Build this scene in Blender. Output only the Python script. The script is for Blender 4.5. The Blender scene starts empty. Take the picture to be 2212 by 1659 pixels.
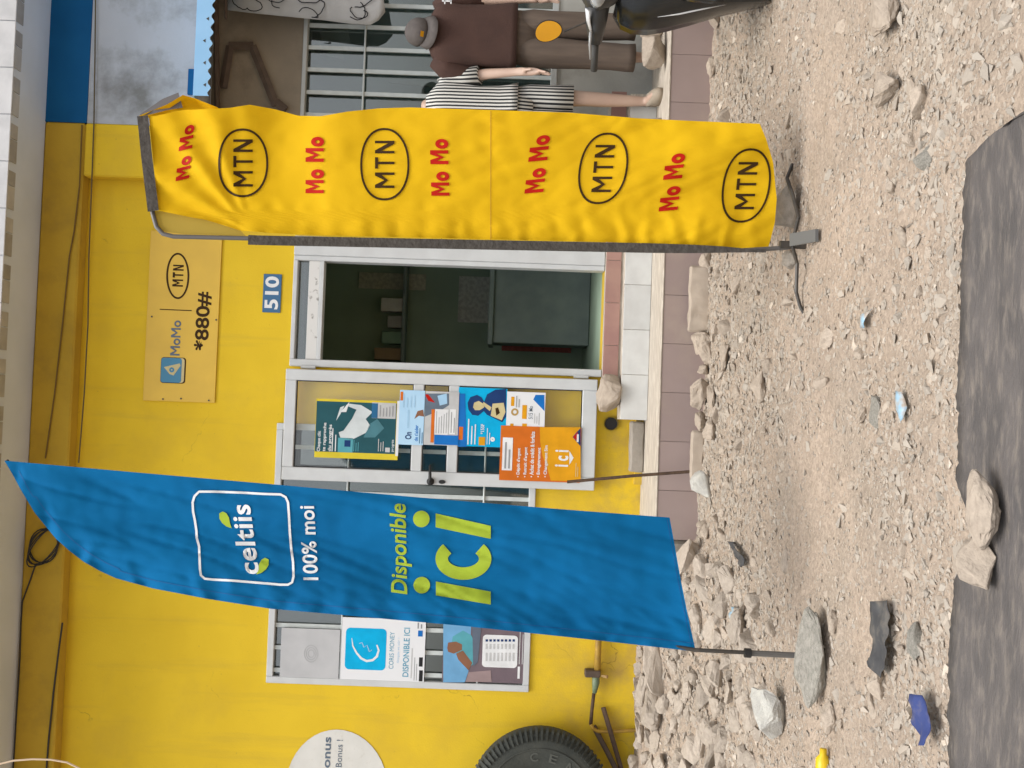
import bpy, bmesh, math, random
import numpy as np
from mathutils import Vector, Matrix, noise

random.seed(7); rng = np.random.default_rng(7)
sc = bpy.context.scene
col = sc.collection
R = math.radians

# ------------------------------------------------------------------ camera
FPX = 2200.0                       # focal length in photo pixels (photo 2212 x 1659)
CAM = Vector((0, 0, 1.15))
YAW, ROLL = R(1.8), R(2.05)
FW = Vector((math.sin(YAW), math.cos(YAW), 0))
R0 = Vector((math.cos(YAW), -math.sin(YAW), 0)); U0 = Vector((0, 0, 1))
RU = R0 * math.cos(ROLL) + U0 * math.sin(ROLL)
UU = U0 * math.cos(ROLL) - R0 * math.sin(ROLL)
cd = bpy.data.cameras.new('camera'); cam = bpy.data.objects.new('camera', cd); col.objects.link(cam)
m = Matrix.Identity(4)
for i, v in enumerate((-UU, RU, -FW)):
    m[0][i], m[1][i], m[2][i] = v
m.translation = CAM
cam.matrix_world = m
cd.sensor_width = 36; cd.lens = 36 * FPX / 2212; cd.clip_start = 0.05; cd.clip_end = 2000
sc.camera = cam

# ------------------------------------------------------------------ light
SUN_EL, SUN_AZ = R(69), R(195)     # soft high sun behind the photographer
w = bpy.data.worlds.new('World'); sc.world = w; w.use_nodes = True
nt = w.node_tree; bg = nt.nodes['Background']
sky = nt.nodes.new('ShaderNodeTexSky'); sky.sky_type = 'NISHITA'; sky.sun_disc = False
sky.sun_elevation = SUN_EL; sky.sun_rotation = SUN_AZ; sky.dust_density = 4; sky.air_density = 1.0
hs = nt.nodes.new('ShaderNodeHueSaturation'); hs.inputs['Saturation'].default_value = 0.30
nt.links.new(sky.outputs[0], hs.inputs['Color']); nt.links.new(hs.outputs[0], bg.inputs[0])
bg.inputs[1].default_value = 0.15
sd = bpy.data.lights.new('sun', 'SUN'); sd.energy = 1.3; sd.angle = R(40); sd.color = (1, .96, .9)
sun = bpy.data.objects.new('sun', sd); col.objects.link(sun)
sdir = Vector((math.sin(SUN_AZ) * math.cos(SUN_EL), math.cos(SUN_AZ) * math.cos(SUN_EL), math.sin(SUN_EL)))
sun.rotation_euler = sdir.to_track_quat('Z', 'Y').to_euler()
sun.location = sdir * 20
sc.view_settings.view_transform = 'Standard'; sc.view_settings.look = 'None'
sc.view_settings.exposure = 0.62; sc.view_settings.gamma = 1

# ------------------------------------------------------------------ pixel helpers (photo pixel -> real place)
def ray(x, y):
    return FW + RU * ((829.5 - y) / FPX) - UU * ((x - 1106) / FPX)
def at(x, y, Y):
    d = ray(x, y); return CAM + d * ((Y - CAM.y) / d.y)
def gnd(x, y, z=0.0):
    d = ray(x, y); return CAM + d * ((z - CAM.z) / d.z)
def span(xt, xb, yl, yr, Y):
    xm, ym = (xt + xb) / 2, (yl + yr) / 2
    return at(xm, yl, Y).x, at(xm, yr, Y).x, at(xb, ym, Y).z, at(xt, ym, Y).z
def sstep(a, b, t):
    t = min(1, max(0, (t - a) / (b - a))); return t * t * (3 - 2 * t)
def lerp_tab(tab, x):
    if x <= tab[0][0]: return tab[0][1]
    for (a, u), (b, v) in zip(tab, tab[1:]):
        if x <= b: return u + (v - u) * (x - a) / (b - a)
    return tab[-1][1]

# ------------------------------------------------------------------ materials
MATS = {}
def mat(name, c, c2=None, scale=6.0, rough=.75, bump=0, bscale=60, metal=0, detail=6, c3=None, s3=1.5, rnd=0, spec=None, coat=0, lo=.35, hi=.65, transl=0, stretch=None, t3=(.5, .72)):
    if name in MATS: return MATS[name]
    m = bpy.data.materials.new(name); m.use_nodes = True; MATS[name] = m
    n = m.node_tree.nodes; l = m.node_tree.links; b = n['Principled BSDF']
    b.inputs['Roughness'].default_value = rough; b.inputs['Metallic'].default_value = metal
    if spec is not None: b.inputs['Specular IOR Level'].default_value = spec
    if coat: b.inputs['Coat Weight'].default_value = coat; b.inputs['Coat Roughness'].default_value = .08
    tc = n.new('ShaderNodeTexCoord'); vec = tc.outputs['Object']
    if stretch:
        mp = n.new('ShaderNodeMapping'); mp.inputs['Scale'].default_value = stretch
        l.new(vec, mp.inputs['Vector']); vec = mp.outputs[0]
    out = None
    if c2 is not None:
        t = n.new('ShaderNodeTexNoise'); t.inputs['Scale'].default_value = scale; t.inputs['Detail'].default_value = detail
        l.new(vec, t.inputs['Vector'])
        mr = n.new('ShaderNodeMapRange'); mr.inputs[1].default_value = lo; mr.inputs[2].default_value = hi
        l.new(t.outputs['Fac'], mr.inputs[0])
        mx = n.new('ShaderNodeMix'); mx.data_type = 'RGBA'
        mx.inputs[6].default_value = (*c, 1); mx.inputs[7].default_value = (*c2, 1)
        l.new(mr.outputs[0], mx.inputs[0]); out = mx.outputs[2]
        if c3 is not None:
            n3 = n.new('ShaderNodeTexNoise'); n3.inputs['Scale'].default_value = s3; n3.inputs['Detail'].default_value = 8; n3.inputs['Roughness'].default_value = .62
            l.new(vec, n3.inputs['Vector'])
            m3 = n.new('ShaderNodeMapRange'); m3.inputs[1].default_value = t3[0]; m3.inputs[2].default_value = t3[1]
            l.new(n3.outputs['Fac'], m3.inputs[0])
            x3 = n.new('ShaderNodeMix'); x3.data_type = 'RGBA'; x3.inputs[7].default_value = (*c3, 1)
            l.new(m3.outputs[0], x3.inputs[0]); l.new(out, x3.inputs[6]); out = x3.outputs[2]
    if rnd:
        oi = n.new('ShaderNodeObjectInfo'); hv = n.new('ShaderNodeHueSaturation')
        mr = n.new('ShaderNodeMapRange'); mr.inputs[3].default_value = 1 - rnd; mr.inputs[4].default_value = 1 + rnd
        l.new(oi.outputs['Random'], mr.inputs[0]); l.new(mr.outputs[0], hv.inputs['Value'])
        if out is not None: l.new(out, hv.inputs['Color'])
        else: hv.inputs['Color'].default_value = (*c, 1)
        out = hv.outputs[0]
    if out is not None: l.new(out, b.inputs['Base Color'])
    else: b.inputs['Base Color'].default_value = (*c, 1)
    if bump:
        t = n.new('ShaderNodeTexNoise'); t.inputs['Scale'].default_value = bscale; t.inputs['Detail'].default_value = 6
        l.new(vec, t.inputs['Vector'])
        bp = n.new('ShaderNodeBump'); bp.inputs['Strength'].default_value = bump; bp.inputs['Distance'].default_value = .01
        l.new(t.outputs['Fac'], bp.inputs['Height']); l.new(bp.outputs[0], b.inputs['Normal'])
    if transl:
        ts = n.new('ShaderNodeBsdfTranslucent'); mixs = n.new('ShaderNodeMixShader'); mixs.inputs[0].default_value = transl
        if out is not None: l.new(out, ts.inputs[0])
        else: ts.inputs[0].default_value = (*c, 1)
        l.new(b.outputs[0], mixs.inputs[1]); l.new(ts.outputs[0], mixs.inputs[2])
        l.new(mixs.outputs[0], n['Material Output'].inputs['Surface'])
    return m
def glassmat(name, tint=(.9, .93, .92), gl=.10):
    m = bpy.data.materials.new(name); m.use_nodes = True; n = m.node_tree.nodes; l = m.node_tree.links
    t = n.new('ShaderNodeBsdfTransparent'); t.inputs[0].default_value = (*tint, 1)
    g = n.new('ShaderNodeBsdfGlossy'); g.inputs['Roughness'].default_value = .03
    x = n.new('ShaderNodeMixShader'); x.inputs[0].default_value = gl
    l.new(t.outputs[0], x.inputs[1]); l.new(g.outputs[0], x.inputs[2]); l.new(x.outputs[0], n['Material Output'].inputs['Surface'])
    return m
GLASS = glassmat('clear_glass', (.97, .98, .97), .07); GLASS_D = glassmat('smoked_glass', (.62, .68, .67), .16)
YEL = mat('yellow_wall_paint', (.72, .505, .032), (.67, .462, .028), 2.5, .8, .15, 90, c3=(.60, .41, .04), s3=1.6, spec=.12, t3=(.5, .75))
def weather(m, z0=.2, z1=1.1):
    """grime splashed up from the ground, faint drips and hairline cracks"""
    n = m.node_tree.nodes; l = m.node_tree.links; b = n['Principled BSDF']; cur = b.inputs['Base Color'].links[0].from_socket
    tc = n.new('ShaderNodeTexCoord'); se = n.new('ShaderNodeSeparateXYZ'); l.new(tc.outputs['Object'], se.inputs[0])
    def mth(op, a, c=None):
        q = n.new('ShaderNodeMath'); q.operation = op
        for k, v in enumerate((a, c)):
            if v is None: continue
            if isinstance(v, (int, float)): q.inputs[k].default_value = v
            else: l.new(v, q.inputs[k])
        return q.outputs[0]
    def rng_(v, a, c, d=0., e=1.):
        q = n.new('ShaderNodeMapRange'); q.inputs[1].default_value = a; q.inputs[2].default_value = c; q.inputs[3].default_value = d; q.inputs[4].default_value = e; l.new(v, q.inputs[0]); return q.outputs[0]
    def nz(sc, st=(1, 1, 1), det=8, rough=.65):
        mp = n.new('ShaderNodeMapping'); mp.inputs['Scale'].default_value = st; l.new(tc.outputs['Object'], mp.inputs[0])
        q = n.new('ShaderNodeTexNoise'); q.inputs['Scale'].default_value = sc; q.inputs['Detail'].default_value = det; q.inputs['Roughness'].default_value = rough; l.new(mp.outputs[0], q.inputs['Vector']); return q.outputs['Fac']
    def mixc(fac, colr):
        nonlocal cur
        x = n.new('ShaderNodeMix'); x.data_type = 'RGBA'; l.new(fac, x.inputs[0]); l.new(cur, x.inputs[6]); x.inputs[7].default_value = (*colr, 1); cur = x.outputs[2]
    splash = mth('MULTIPLY', rng_(se.outputs['Z'], z0, z1, 1, 0), rng_(nz(5), .40, .66)); mixc(mth('MULTIPLY', splash, .7), (.36, .24, .10))
    drips = mth('MULTIPLY', rng_(nz(7, (1, 1, .08)), .54, .72), .30); mixc(drips, (.40, .27, .06))
    vo = n.new('ShaderNodeTexVoronoi'); vo.feature = 'DISTANCE_TO_EDGE'; vo.inputs['Scale'].default_value = 1.3
    mpv = n.new('ShaderNodeMixRGB') if False else n.new('ShaderNodeVectorMath'); mpv.operation = 'ADD'
    q = n.new('ShaderNodeTexNoise'); q.inputs['Scale'].default_value = 5; q.inputs['Detail'].default_value = 6; l.new(tc.outputs['Object'], q.inputs['Vector'])
    vs_ = n.new('ShaderNodeVectorMath'); vs_.operation = 'SCALE'; vs_.inputs[3].default_value = .35; l.new(q.outputs['Color'], vs_.inputs[0]); l.new(tc.outputs['Object'], mpv.inputs[0]); l.new(vs_.outputs[0], mpv.inputs[1]); l.new(mpv.outputs[0], vo.inputs['Vector'])
    crack = mth('MULTIPLY', rng_(vo.outputs['Distance'], 0, .006, 1, 0), rng_(nz(1.7), .54, .62)); mixc(mth('MULTIPLY', crack, .7), (.22, .14, .03))
    specks = rng_(nz(38, det=2), .70, .76); mixc(mth('MULTIPLY', specks, .5), (.30, .20, .05))
    l.new(cur, b.inputs['Base Color'])
weather(YEL)
YELD = mat('yellow_paint_shaded', (.50, .335, .04), (.43, .285, .035), 3.0, .8, .12, 90, spec=.12, c3=(.36, .24, .04), s3=4, t3=(.5, .75))  # wall yellow darkened: the overhang's shade is put into the beam colour
WHITEW = mat('stained_white_plaster', (.44, .48, .53), (.38, .415, .455), 1.8, .9, .15, 70, c3=(.20, .21, .21), s3=2.3, spec=.15, t3=(.47, .68))
BLUEW = mat('blue_wall_paint', (.006, .085, .235), (.008, .10, .265), 4, .7, .05, 80, spec=.1)
GREYW = mat('grey_stained_plaster', (.42, .42, .39), (.34, .34, .31), 4, .9, .2, 60, c3=(.26, .25, .22), s3=3)
SOFF = mat('soffit_paint', (.56, .60, .66), (.50, .54, .59), 2, .9, spec=.15)
ALU = mat('white_aluminium', (.56, .585, .59), (.51, .53, .535), 8, .45, spec=.35)
ALUS = mat('scuffed_aluminium', (.62, .62, .60), (.25, .24, .22), 22, .5, lo=.60, hi=.68)
ALUG = mat('grey_rail', (.34, .35, .34), (.28, .28, .27), 20, .45)
BARM = mat('pale_window_bar', (.55, .60, .59), (.48, .52, .51), 15, .5)
BLACK = mat('black_plastic', (.012, .012, .013), rough=.5)
DARKM = mat('dark_steel', (.035, .033, .03), (.06, .05, .04), 30, .5, .2, 80)
RUST = mat('rusty_steel', (.06, .035, .022), (.10, .06, .035), 40, .8, .3, 120)
TILEW = mat('white_glazed_tile', (.60, .61, .595), (.54, .545, .53), 10, .35, rnd=.05)
TILER = mat('red_glazed_tile', (.30, .17, .15), (.36, .22, .18), 5, .35, rnd=.15)
TILEB = mat('mauve_brown_tile', (.335, .26, .24), (.30, .23, .212), 3, .6, rnd=.04, c3=(.37, .295, .25), s3=3)
TILEF = mat('marbled_fascia_tile', (.56, .57, .58), (.47, .48, .49), 9, .3, rnd=.03)
TILEG = mat('grey_mosaic_tile', (.30, .29, .28), (.36, .35, .33), 12, .5, rnd=.22)
CEM = mat('worn_cement', (.40, .35, .29), (.55, .50, .42), 9, .85, .3, 40, lo=.45, hi=.62, stretch=(1, 6, 6))
CONC = mat('grey_concrete', (.33, .295, .25), (.25, .225, .19), 7, .9, .5, 40)
STONE = mat('dusty_beige_stone', (.415, .35, .282), (.345, .29, .235), 9, .95, .45, 18, rnd=.12, spec=.1)
STONEG = mat('grey_rubble', (.405, .35, .29), (.335, .288, .238), 8, .95, .5, 18, rnd=.14, spec=.1)
STONEW = mat('pale_stone', (.50, .49, .44), (.40, .39, .36), 6, .9, .5, 40)
STONED = mat('green_grey_stone', (.24, .23, .195), (.36, .335, .29), 18, .9, .8, 50)
YPIPE = mat('yellow_painted_pipe', (.42, .25, .025), (.30, .18, .03), 20, .6)
GPIPE = mat('green_brass_valve', (.10, .16, .10), (.16, .20, .12), 25, .5)

# ------------------------------------------------------------------ object helpers
ORG = {}
def tag(o, label=None, cat=None, group=None, kind=None):
    if label: o['label'] = label
    if cat: o['category'] = cat
    if group: o['group'] = group
    if kind: o['kind'] = kind
    return o
def thing(name, loc, label, cat, group=None):
    o = bpy.data.objects.new(name, None); col.objects.link(o); o.location = loc; o.empty_display_size = .1
    ORG[o] = Vector(loc); return tag(o, label, cat, group)
def link(name, me, material, parent=None, origin=None, smooth=False):
    """mesh in world coordinates -> object; shifted to its parent's (or own) origin"""
    o = bpy.data.objects.new(name, me); col.objects.link(o)
    off = ORG[parent] if parent is not None else Vector(origin if origin is not None else (0, 0, 0))
    me.transform(Matrix.Translation(-off))
    if parent is not None: o.parent = parent
    else: o.location = off
    ORG[o] = off
    if material is not None: me.materials.append(material)
    if smooth: me.polygons.foreach_set('use_smooth', [True] * len(me.polygons))
    return o
class MB:
    def __init__(s): s.v = []; s.f = []
    def add(s, vs, fs):
        k = len(s.v); s.v += [tuple(v) for v in vs]; s.f += [tuple(i + k for i in f) for f in fs]; return s
    def box(s, x0, x1, y0, y1, z0, z1):
        v = [(x, y, z) for x in (x0, x1) for y in (y0, y1) for z in (z0, z1)]
        return s.add(v, [(0, 1, 3, 2), (4, 6, 7, 5), (0, 4, 5, 1), (2, 3, 7, 6), (0, 2, 6, 4), (1, 5, 7, 3)])
    def bbox(s, x0, x1, y0, y1, z0, z1, b=.004):
        bm = bmesh.new(); bmesh.ops.create_cube(bm, size=1)
        for v in bm.verts: v.co = ((x0 + x1) / 2 + v.co.x * (x1 - x0), (y0 + y1) / 2 + v.co.y * (y1 - y0), (z0 + z1) / 2 + v.co.z * (z1 - z0))
        bmesh.ops.bevel(bm, geom=bm.edges[:], offset=b, segments=1, affect='EDGES')
        bm.verts.index_update(); s.add([v.co for v in bm.verts], [[v.index for v in f.verts] for f in bm.faces]); bm.free(); return s
    def prism(s, pts, y0, y1):
        """polygon in X-Z extruded from y0 (front) to y1"""
        n = len(pts)
        v = [(p[0], y0, p[1]) for p in pts] + [(p[0], y1, p[1]) for p in pts]
        return s.add(v, [tuple(range(n)), tuple(range(2 * n - 1, n - 1, -1))] + [(i, i + n, (i + 1) % n + n, (i + 1) % n) for i in range(n)])
    def tube(s, path, r, n=8, cap=True, flat=None):
        path = [Vector(p) for p in path]; rs = r if isinstance(r, (list, tuple)) else [r] * len(path)
        rings = []; up = None
        for i, p in enumerate(path):
            d = (path[min(i + 1, len(path) - 1)] - path[max(i - 1, 0)]).normalized()
            if up is None: up = d.orthogonal().normalized() if flat is None else (Vector(flat) - d * d.dot(Vector(flat))).normalized()
            else: up = (up - d * d.dot(up)).normalized()
            sd_ = d.cross(up); rr = rs[i]; ra, rb = rr if isinstance(rr, tuple) else (rr, rr)
            rings.append([p + up * (ra * math.cos(2 * math.pi * k / n)) + sd_ * (rb * math.sin(2 * math.pi * k / n)) for k in range(n)])
        v = [q for rg in rings for q in rg]; f = []
        for i in range(len(rings) - 1):
            for k in range(n):
                f.append((i * n + k, i * n + (k + 1) % n, (i + 1) * n + (k + 1) % n, (i + 1) * n + k))
        if cap: f += [tuple(range(n))[::-1], tuple(range((len(rings) - 1) * n, len(rings) * n))]
        return s.add(v, f)
    def loft(s, rings, n=20, cap=True, pw=1.0):
        """rings: (cx, cy, cz, rx, ry) horizontal ellipses"""
        v = []; f = []
        for (cx, cy, cz, rx, ry) in rings:
            for k in range(n):
                a = 2 * math.pi * k / n; c, q = math.cos(a), math.sin(a)
                v.append((cx + rx * math.copysign(abs(c) ** pw, c), cy + ry * math.copysign(abs(q) ** pw, q), cz))
        for i in range(len(rings) - 1):
            for k in range(n): f.append((i * n + k, i * n + (k + 1) % n, (i + 1) * n + (k + 1) % n, (i + 1) * n + k))
        if cap: f += [tuple(range(n))[::-1], tuple(range((len(rings) - 1) * n, len(rings) * n))]
        return s.add(v, f)
    def mesh(s, name):
        me = bpy.data.meshes.new(name); me.from_pydata(s.v, [], s.f)
        bm = bmesh.new(); bm.from_mesh(me); bmesh.ops.recalc_face_normals(bm, faces=bm.faces[:]); bm.to_mesh(me); bm.free()
        return me
    def build(s, name, material, parent=None, origin=None, smooth=False):
        return link(name, s.mesh(name), material, parent, origin, smooth)

# ------------------------------------------------------------------ printing (lettering and flat shapes)
def letter(ch, s):
    w = {'M': .98, 'N': .80, 'T': .72, 'o': .70}[ch]
    if ch == 'M': p = [(0, 0), (0, 1), (s * 1.25, 1), (w / 2, .52), (w - s * 1.25, 1), (w, 1), (w, 0), (w - s, 0), (w - s, .66), (w / 2, .52 - 1.25 * s), (s, .66), (s, 0)]
    elif ch == 'N': p = [(0, 0), (0, 1), (s * 1.2, 1), (w - s, .33), (w - s, 1), (w, 1), (w, 0), (w - s * 1.2, 0), (s, .67), (s, 0)]
    elif ch == 'T': p = [(0, 1), (w, 1), (w, 1 - s), (w / 2 + s / 2, 1 - s), (w / 2 + s / 2, 0), (w / 2 - s / 2, 0), (w / 2 - s / 2, 1 - s), (0, 1 - s)]
    else:
        v = []; f = []
        for k in range(24):
            a = 2 * math.pi * k / 24; v += [(w / 2 + w / 2 * math.cos(a), .34 + .36 * math.sin(a)), (w / 2 + (w / 2 - s) * math.cos(a), .34 + (.36 - s) * math.sin(a))]
            j = (k + 1) % 24; f.append((2 * k, 2 * j, 2 * j + 1, 2 * k + 1))
        return w, v, f
    return w, p, [tuple(range(len(p)))]
def glyphs(body, bold=0.0, shear=0.0, space=1.0):
    if set(body) <= set('MTNo'):
        vs, fs, x = [], [], 0
        for ch in body:
            w_, p, f = letter(ch, .135 + bold * 3); k = len(vs); vs += [(a + x, b_) for a, b_ in p]; fs += [tuple(i + k for i in q) for q in f]; x += w_ + (.24 if 'N' in body else .10)
        vs = np.array(vs); mn, mx = vs.min(0), vs.max(0)
        return (vs - (mn + mx) / 2) / (mx - mn), fs
    cu = bpy.data.curves.new('txt', 'FONT'); cu.body = body; cu.size = 1; cu.offset = bold; cu.shear = shear
    cu.resolution_u = 4; cu.space_character = space; cu.fill_mode = 'FRONT' if hasattr(cu, 'fill_mode') else cu.fill_mode
    ob = bpy.data.objects.new('txt', cu); col.objects.link(ob)
    dg = bpy.context.evaluated_depsgraph_get(); me = bpy.data.meshes.new_from_object(ob.evaluated_get(dg))
    vs = np.array([v.co[:2] for v in me.vertices]); fs = [tuple(p.vertices) for p in me.polygons]
    bpy.data.objects.remove(ob); bpy.data.curves.remove(cu); bpy.data.meshes.remove(me)
    mn, mx = vs.min(0), vs.max(0)
    return (vs - (mn + mx) / 2) / (mx - mn), fs          # unit box, centred
def refine(pts, faces, L):
    bm = bmesh.new(); vv = [bm.verts.new((p[0], p[1], 0)) for p in pts]
    for f in faces:
        try: bm.faces.new([vv[i] for i in f])
        except ValueError: pass
    bm.normal_update()
    for _ in range(6):
        bmesh.ops.triangulate(bm, faces=bm.faces[:])
        e = [e for e in bm.edges if e.calc_length() > L]
        if not e: break
        bmesh.ops.subdivide_edges(bm, edges=e, cuts=1)
    bmesh.ops.triangulate(bm, faces=bm.faces[:])
    bm.verts.index_update(); p = [(v.co.x, v.co.y) for v in bm.verts]; f = [tuple(v.index for v in q.verts) for q in bm.faces]; bm.free()
    return p, f
def wtext(body, xt, xb, yl, yr, Y, material, parent, bold=0.0, shear=0.0, name='lettering'):
    """lettering fitted to a photo box on the plane Y"""
    X0, X1, Z0, Z1 = span(xt, xb, yl, yr, Y); p, f = glyphs(body, bold, shear)
    return MB().add([((X0 + X1) / 2 + q[0] * (X1 - X0), Y, (Z0 + Z1) / 2 + q[1] * (Z1 - Z0)) for q in p], f).build(name, material, parent)
def wpoly(pts, Y, material, parent, name='printed_shape'):
    v = [at(x, y, Y) for x, y in pts]
    return MB().add(v, [tuple(range(len(v)))]).build(name, material, parent)
def rrect(X0, X1, Z0, Z1, r, n=6):
    o = []
    for (cx, cz, a0) in ((X1 - r, Z1 - r, 0), (X0 + r, Z1 - r, 90), (X0 + r, Z0 + r, 180), (X1 - r, Z0 + r, 270)):
        for k in range(n + 1):
            a = R(a0 + 90 * k / n); o.append((cx + r * math.cos(a), cz + r * math.sin(a)))
    return o
def wrect(xt, xb, yl, yr, Y, material, parent, name='printed_panel', r=0):
    X0, X1, Z0, Z1 = span(xt, xb, yl, yr, Y)
    pts = rrect(X0, X1, Z0, Z1, r) if r else [(X0, Z0), (X1, Z0), (X1, Z1), (X0, Z1)]
    return MB().add([(a, Y, b) for a, b in pts], [tuple(range(len(pts)))]).build(name, material, parent)
def ring(cx, cy, rx, ry, wd, n=48, sq=1.0, wob=0):
    """closed line: list of (px x, px y) verts and quads, rx along photo x, ry along photo y"""
    v = []; f = []
    for k in range(n):
        a = 2 * math.pi * k / n; c, s = math.cos(a), math.sin(a)
        c = math.copysign(abs(c) ** sq, c); s = math.copysign(abs(s) ** sq, s)
        wv = 1 + wob * math.sin(3 * a + 1)
        v += [(cx + (rx + wd / 2) * c * wv, cy + (ry + wd / 2) * s * wv), (cx + (rx - wd / 2) * c * wv, cy + (ry - wd / 2) * s * wv)]
        j = (k + 1) % n; f.append((2 * k, 2 * j, 2 * j + 1, 2 * k + 1))
    return v, f
def wring(cx, cy, rx, ry, wd, Y, material, parent, name='printed_ring', sq=1.0):
    v, f = ring(cx, cy, rx, ry, wd, sq=sq)
    return MB().add([at(a, b, Y) for a, b in v], f).build(name, material, parent)
def strokeline(pts, wd):
    """polyline of given px width"""
    v = []; f = []
    for i, p in enumerate(pts):
        a = pts[max(i - 1, 0)]; b = pts[min(i + 1, len(pts) - 1)]
        d = Vector((b[0] - a[0], b[1] - a[1])).normalized(); nx, ny = -d.y, d.x; w_ = wd[i] if isinstance(wd, list) else wd
        v += [(p[0] + nx * w_ / 2, p[1] + ny * w_ / 2), (p[0] - nx * w_ / 2, p[1] - ny * w_ / 2)]
        if i: f.append((2 * i - 2, 2 * i, 2 * i + 1, 2 * i - 1))
    return v, f
def ink(name, c, rough=.6): return mat('ink_' + name, c, tuple(q * .84 for q in c), 9, rough=rough, spec=.15)
INK_W = ink('white', (.75, .77, .78)); INK_K = ink('black', (.02, .02, .022)); INK_B = ink('blue', (.01, .16, .52))
INK_N = ink('navy', (.012, .045, .16)); INK_O = ink('orange', (.62, .15, .015)); INK_A = ink('amber', (.70, .33, .01))
INK_C = ink('cyan', (.0, .40, .72)); INK_P = ink('pale_blue', (.36, .58, .78)); INK_T = ink('teal', (.02, .09, .11))
INK_T2 = ink('light_teal', (.10, .36, .42)); INK_Y = ink('lemon', (.68, .55, .04)); INK_G = ink('grey', (.30, .31, .32)); INK_S = ink('skin_brown', (.25, .12, .07))
INK_GY = ink('pale_grey', (.52, .53, .53)); INK_BR = ink('brown', (.045, .022, .006)); INK_R = ink('red', (.46, .010, .004)); INK_CR = ink('cream', (.60, .52, .28))
INK_L = ink('lime', (.36, .48, .04)); INK_SL = ink('slate', (.13, .17, .22)); INK_MB = ink('mid_blue', (.025, .13, .27))

# ================================================================== GROUND
TZ, TF = .245, 6.25                # terrace top height, terrace front
XT = at(1505, 1168, TF).x          # terrace's left end
def hbase(X, Y):
    left = 1 - sstep(XT - .25, XT + .05, X)
    h = .235 * left * sstep(5.15, 6.75, Y)
    h -= .02 * sstep(5.7, 6.2, Y) * (1 - left)
    return h
def hgt(X, Y):
    h = hbase(X, Y)
    if abs(X) < 6 and -1 < Y < 8:
        h += .022 * noise.noise(Vector((X * 1.3, Y * 1.3, 0))) + .014 * noise.noise(Vector((X * 4, Y * 4, 3)))
        h += .010 * noise.noise(Vector((X * 12, Y * 12, 7))) + .007 * noise.noise(Vector((X * 27, Y * 27, 1))) + .004 * noise.noise(Vector((X * 60, Y * 60, 4)))
    return h
gx = np.concatenate([[-300, -80, -30, -12, -7, -5, -4], np.arange(-3.4, 3.4, .019), [4, 5, 7, 12, 30, 80, 300]])
gy = np.concatenate([[-300, -80, -25, -8, -3, 0, .8, 1.4], np.arange(1.8, 7.06, .019), [7.5, 9, 14, 30, 90, 400]])
vs = [(float(X), float(Y), hgt(X, Y)) for Y in gy for X in gx]
nx, ny = len(gx), len(gy)
fs = [(j * nx + i, j * nx + i + 1, (j + 1) * nx + i + 1, (j + 1) * nx + i) for j in range(ny - 1) for i in range(nx - 1)]
me = bpy.data.meshes.new('ground'); me.from_pydata(vs, [], fs)
GM = mat('dusty_dirt', (.385, .31, .242), (.325, .264, .208), 2.2, .97, .9, 70, c3=(.355, .30, .24), s3=1.1, detail=10, spec=.1)
# second finer speckle for grit
n = GM.node_tree.nodes; l = GM.node_tree.links; b = n['Principled BSDF']
src = b.inputs['Base Color'].links[0].from_socket
vo = n.new('ShaderNodeTexVoronoi'); vo.inputs['Scale'].default_value = 95
tcn = n.new('ShaderNodeTexCoord'); l.new(tcn.outputs['Object'], vo.inputs['Vector'])
hv = n.new('ShaderNodeHueSaturation'); mr = n.new('ShaderNodeMapRange'); mr.inputs[3].default_value = .82; mr.inputs[4].default_value = 1.14
sp = n.new('ShaderNodeSeparateColor'); l.new(vo.outputs['Color'], sp.inputs[0]); l.new(sp.outputs[0], mr.inputs[0]); l.new(mr.outputs[0], hv.inputs['Value'])
l.new(src, hv.inputs['Color']); l.new(hv.outputs[0], b.inputs['Base Color'])
g = link('ground', me, GM, smooth=True); tag(g, kind='structure')

# ================================================================== SHOP BUILDING
WY, BY = 7.0, 6.88                 # wall panel plane, beam and column plane
XC = at(150, 264, BY).x            # yellow paint ends here
XP = at(260, 382, BY).x            # column's left edge
ZS = at(85, 500, BY).z             # soffit
ZB = at(163, 690, BY).z            # beam underside
XL, XR = -6.0, 6.0
dX0, dX1, dZ0, dZ1 = span(632, 1303, 803, 522, WY)      # doorway
wX0, wX1, wZ0, wZ1 = span(587, 1152, 1484, 923, WY)     # window
shop = thing('shop_building', (0, WY, 0), 'yellow painted shop front with aluminium door and flat tiled roof edge', 'shop')
def wall_cells(X0, X1, Z0, Z1, holes, y0, y1):
    xs = sorted({X0, X1, *[h[0] for h in holes], *[h[1] for h in holes]}); zs = sorted({Z0, Z1, *[h[2] for h in holes], *[h[3] for h in holes]})
    mb = MB()
    for a, b_ in zip(xs, xs[1:]):
        run = None
        for c, d in zip(zs, zs[1:]):
            mx_, mz_ = (a + b_) / 2, (c + d) / 2
            if any(h[0] < mx_ < h[1] and h[2] < mz_ < h[3] for h in holes):
                if run: mb.box(a, b_, y0, y1, *run); run = None
            else: run = (run[0], d) if run else (c, d)
        if run: mb.box(a, b_, y0, y1, *run)
    return mb
wall_cells(XL, XC, -.3, ZS + .3, [(dX0, dX1, dZ0, dZ1), (wX0, wX1, wZ0, wZ1)], WY, WY + .16).build('wall', YEL, shop)
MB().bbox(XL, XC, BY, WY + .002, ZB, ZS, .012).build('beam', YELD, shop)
MB().bbox(XP, XC, BY + .002, WY + .004, -.3, ZB - .001, .01).build('column', YEL, shop)
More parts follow.
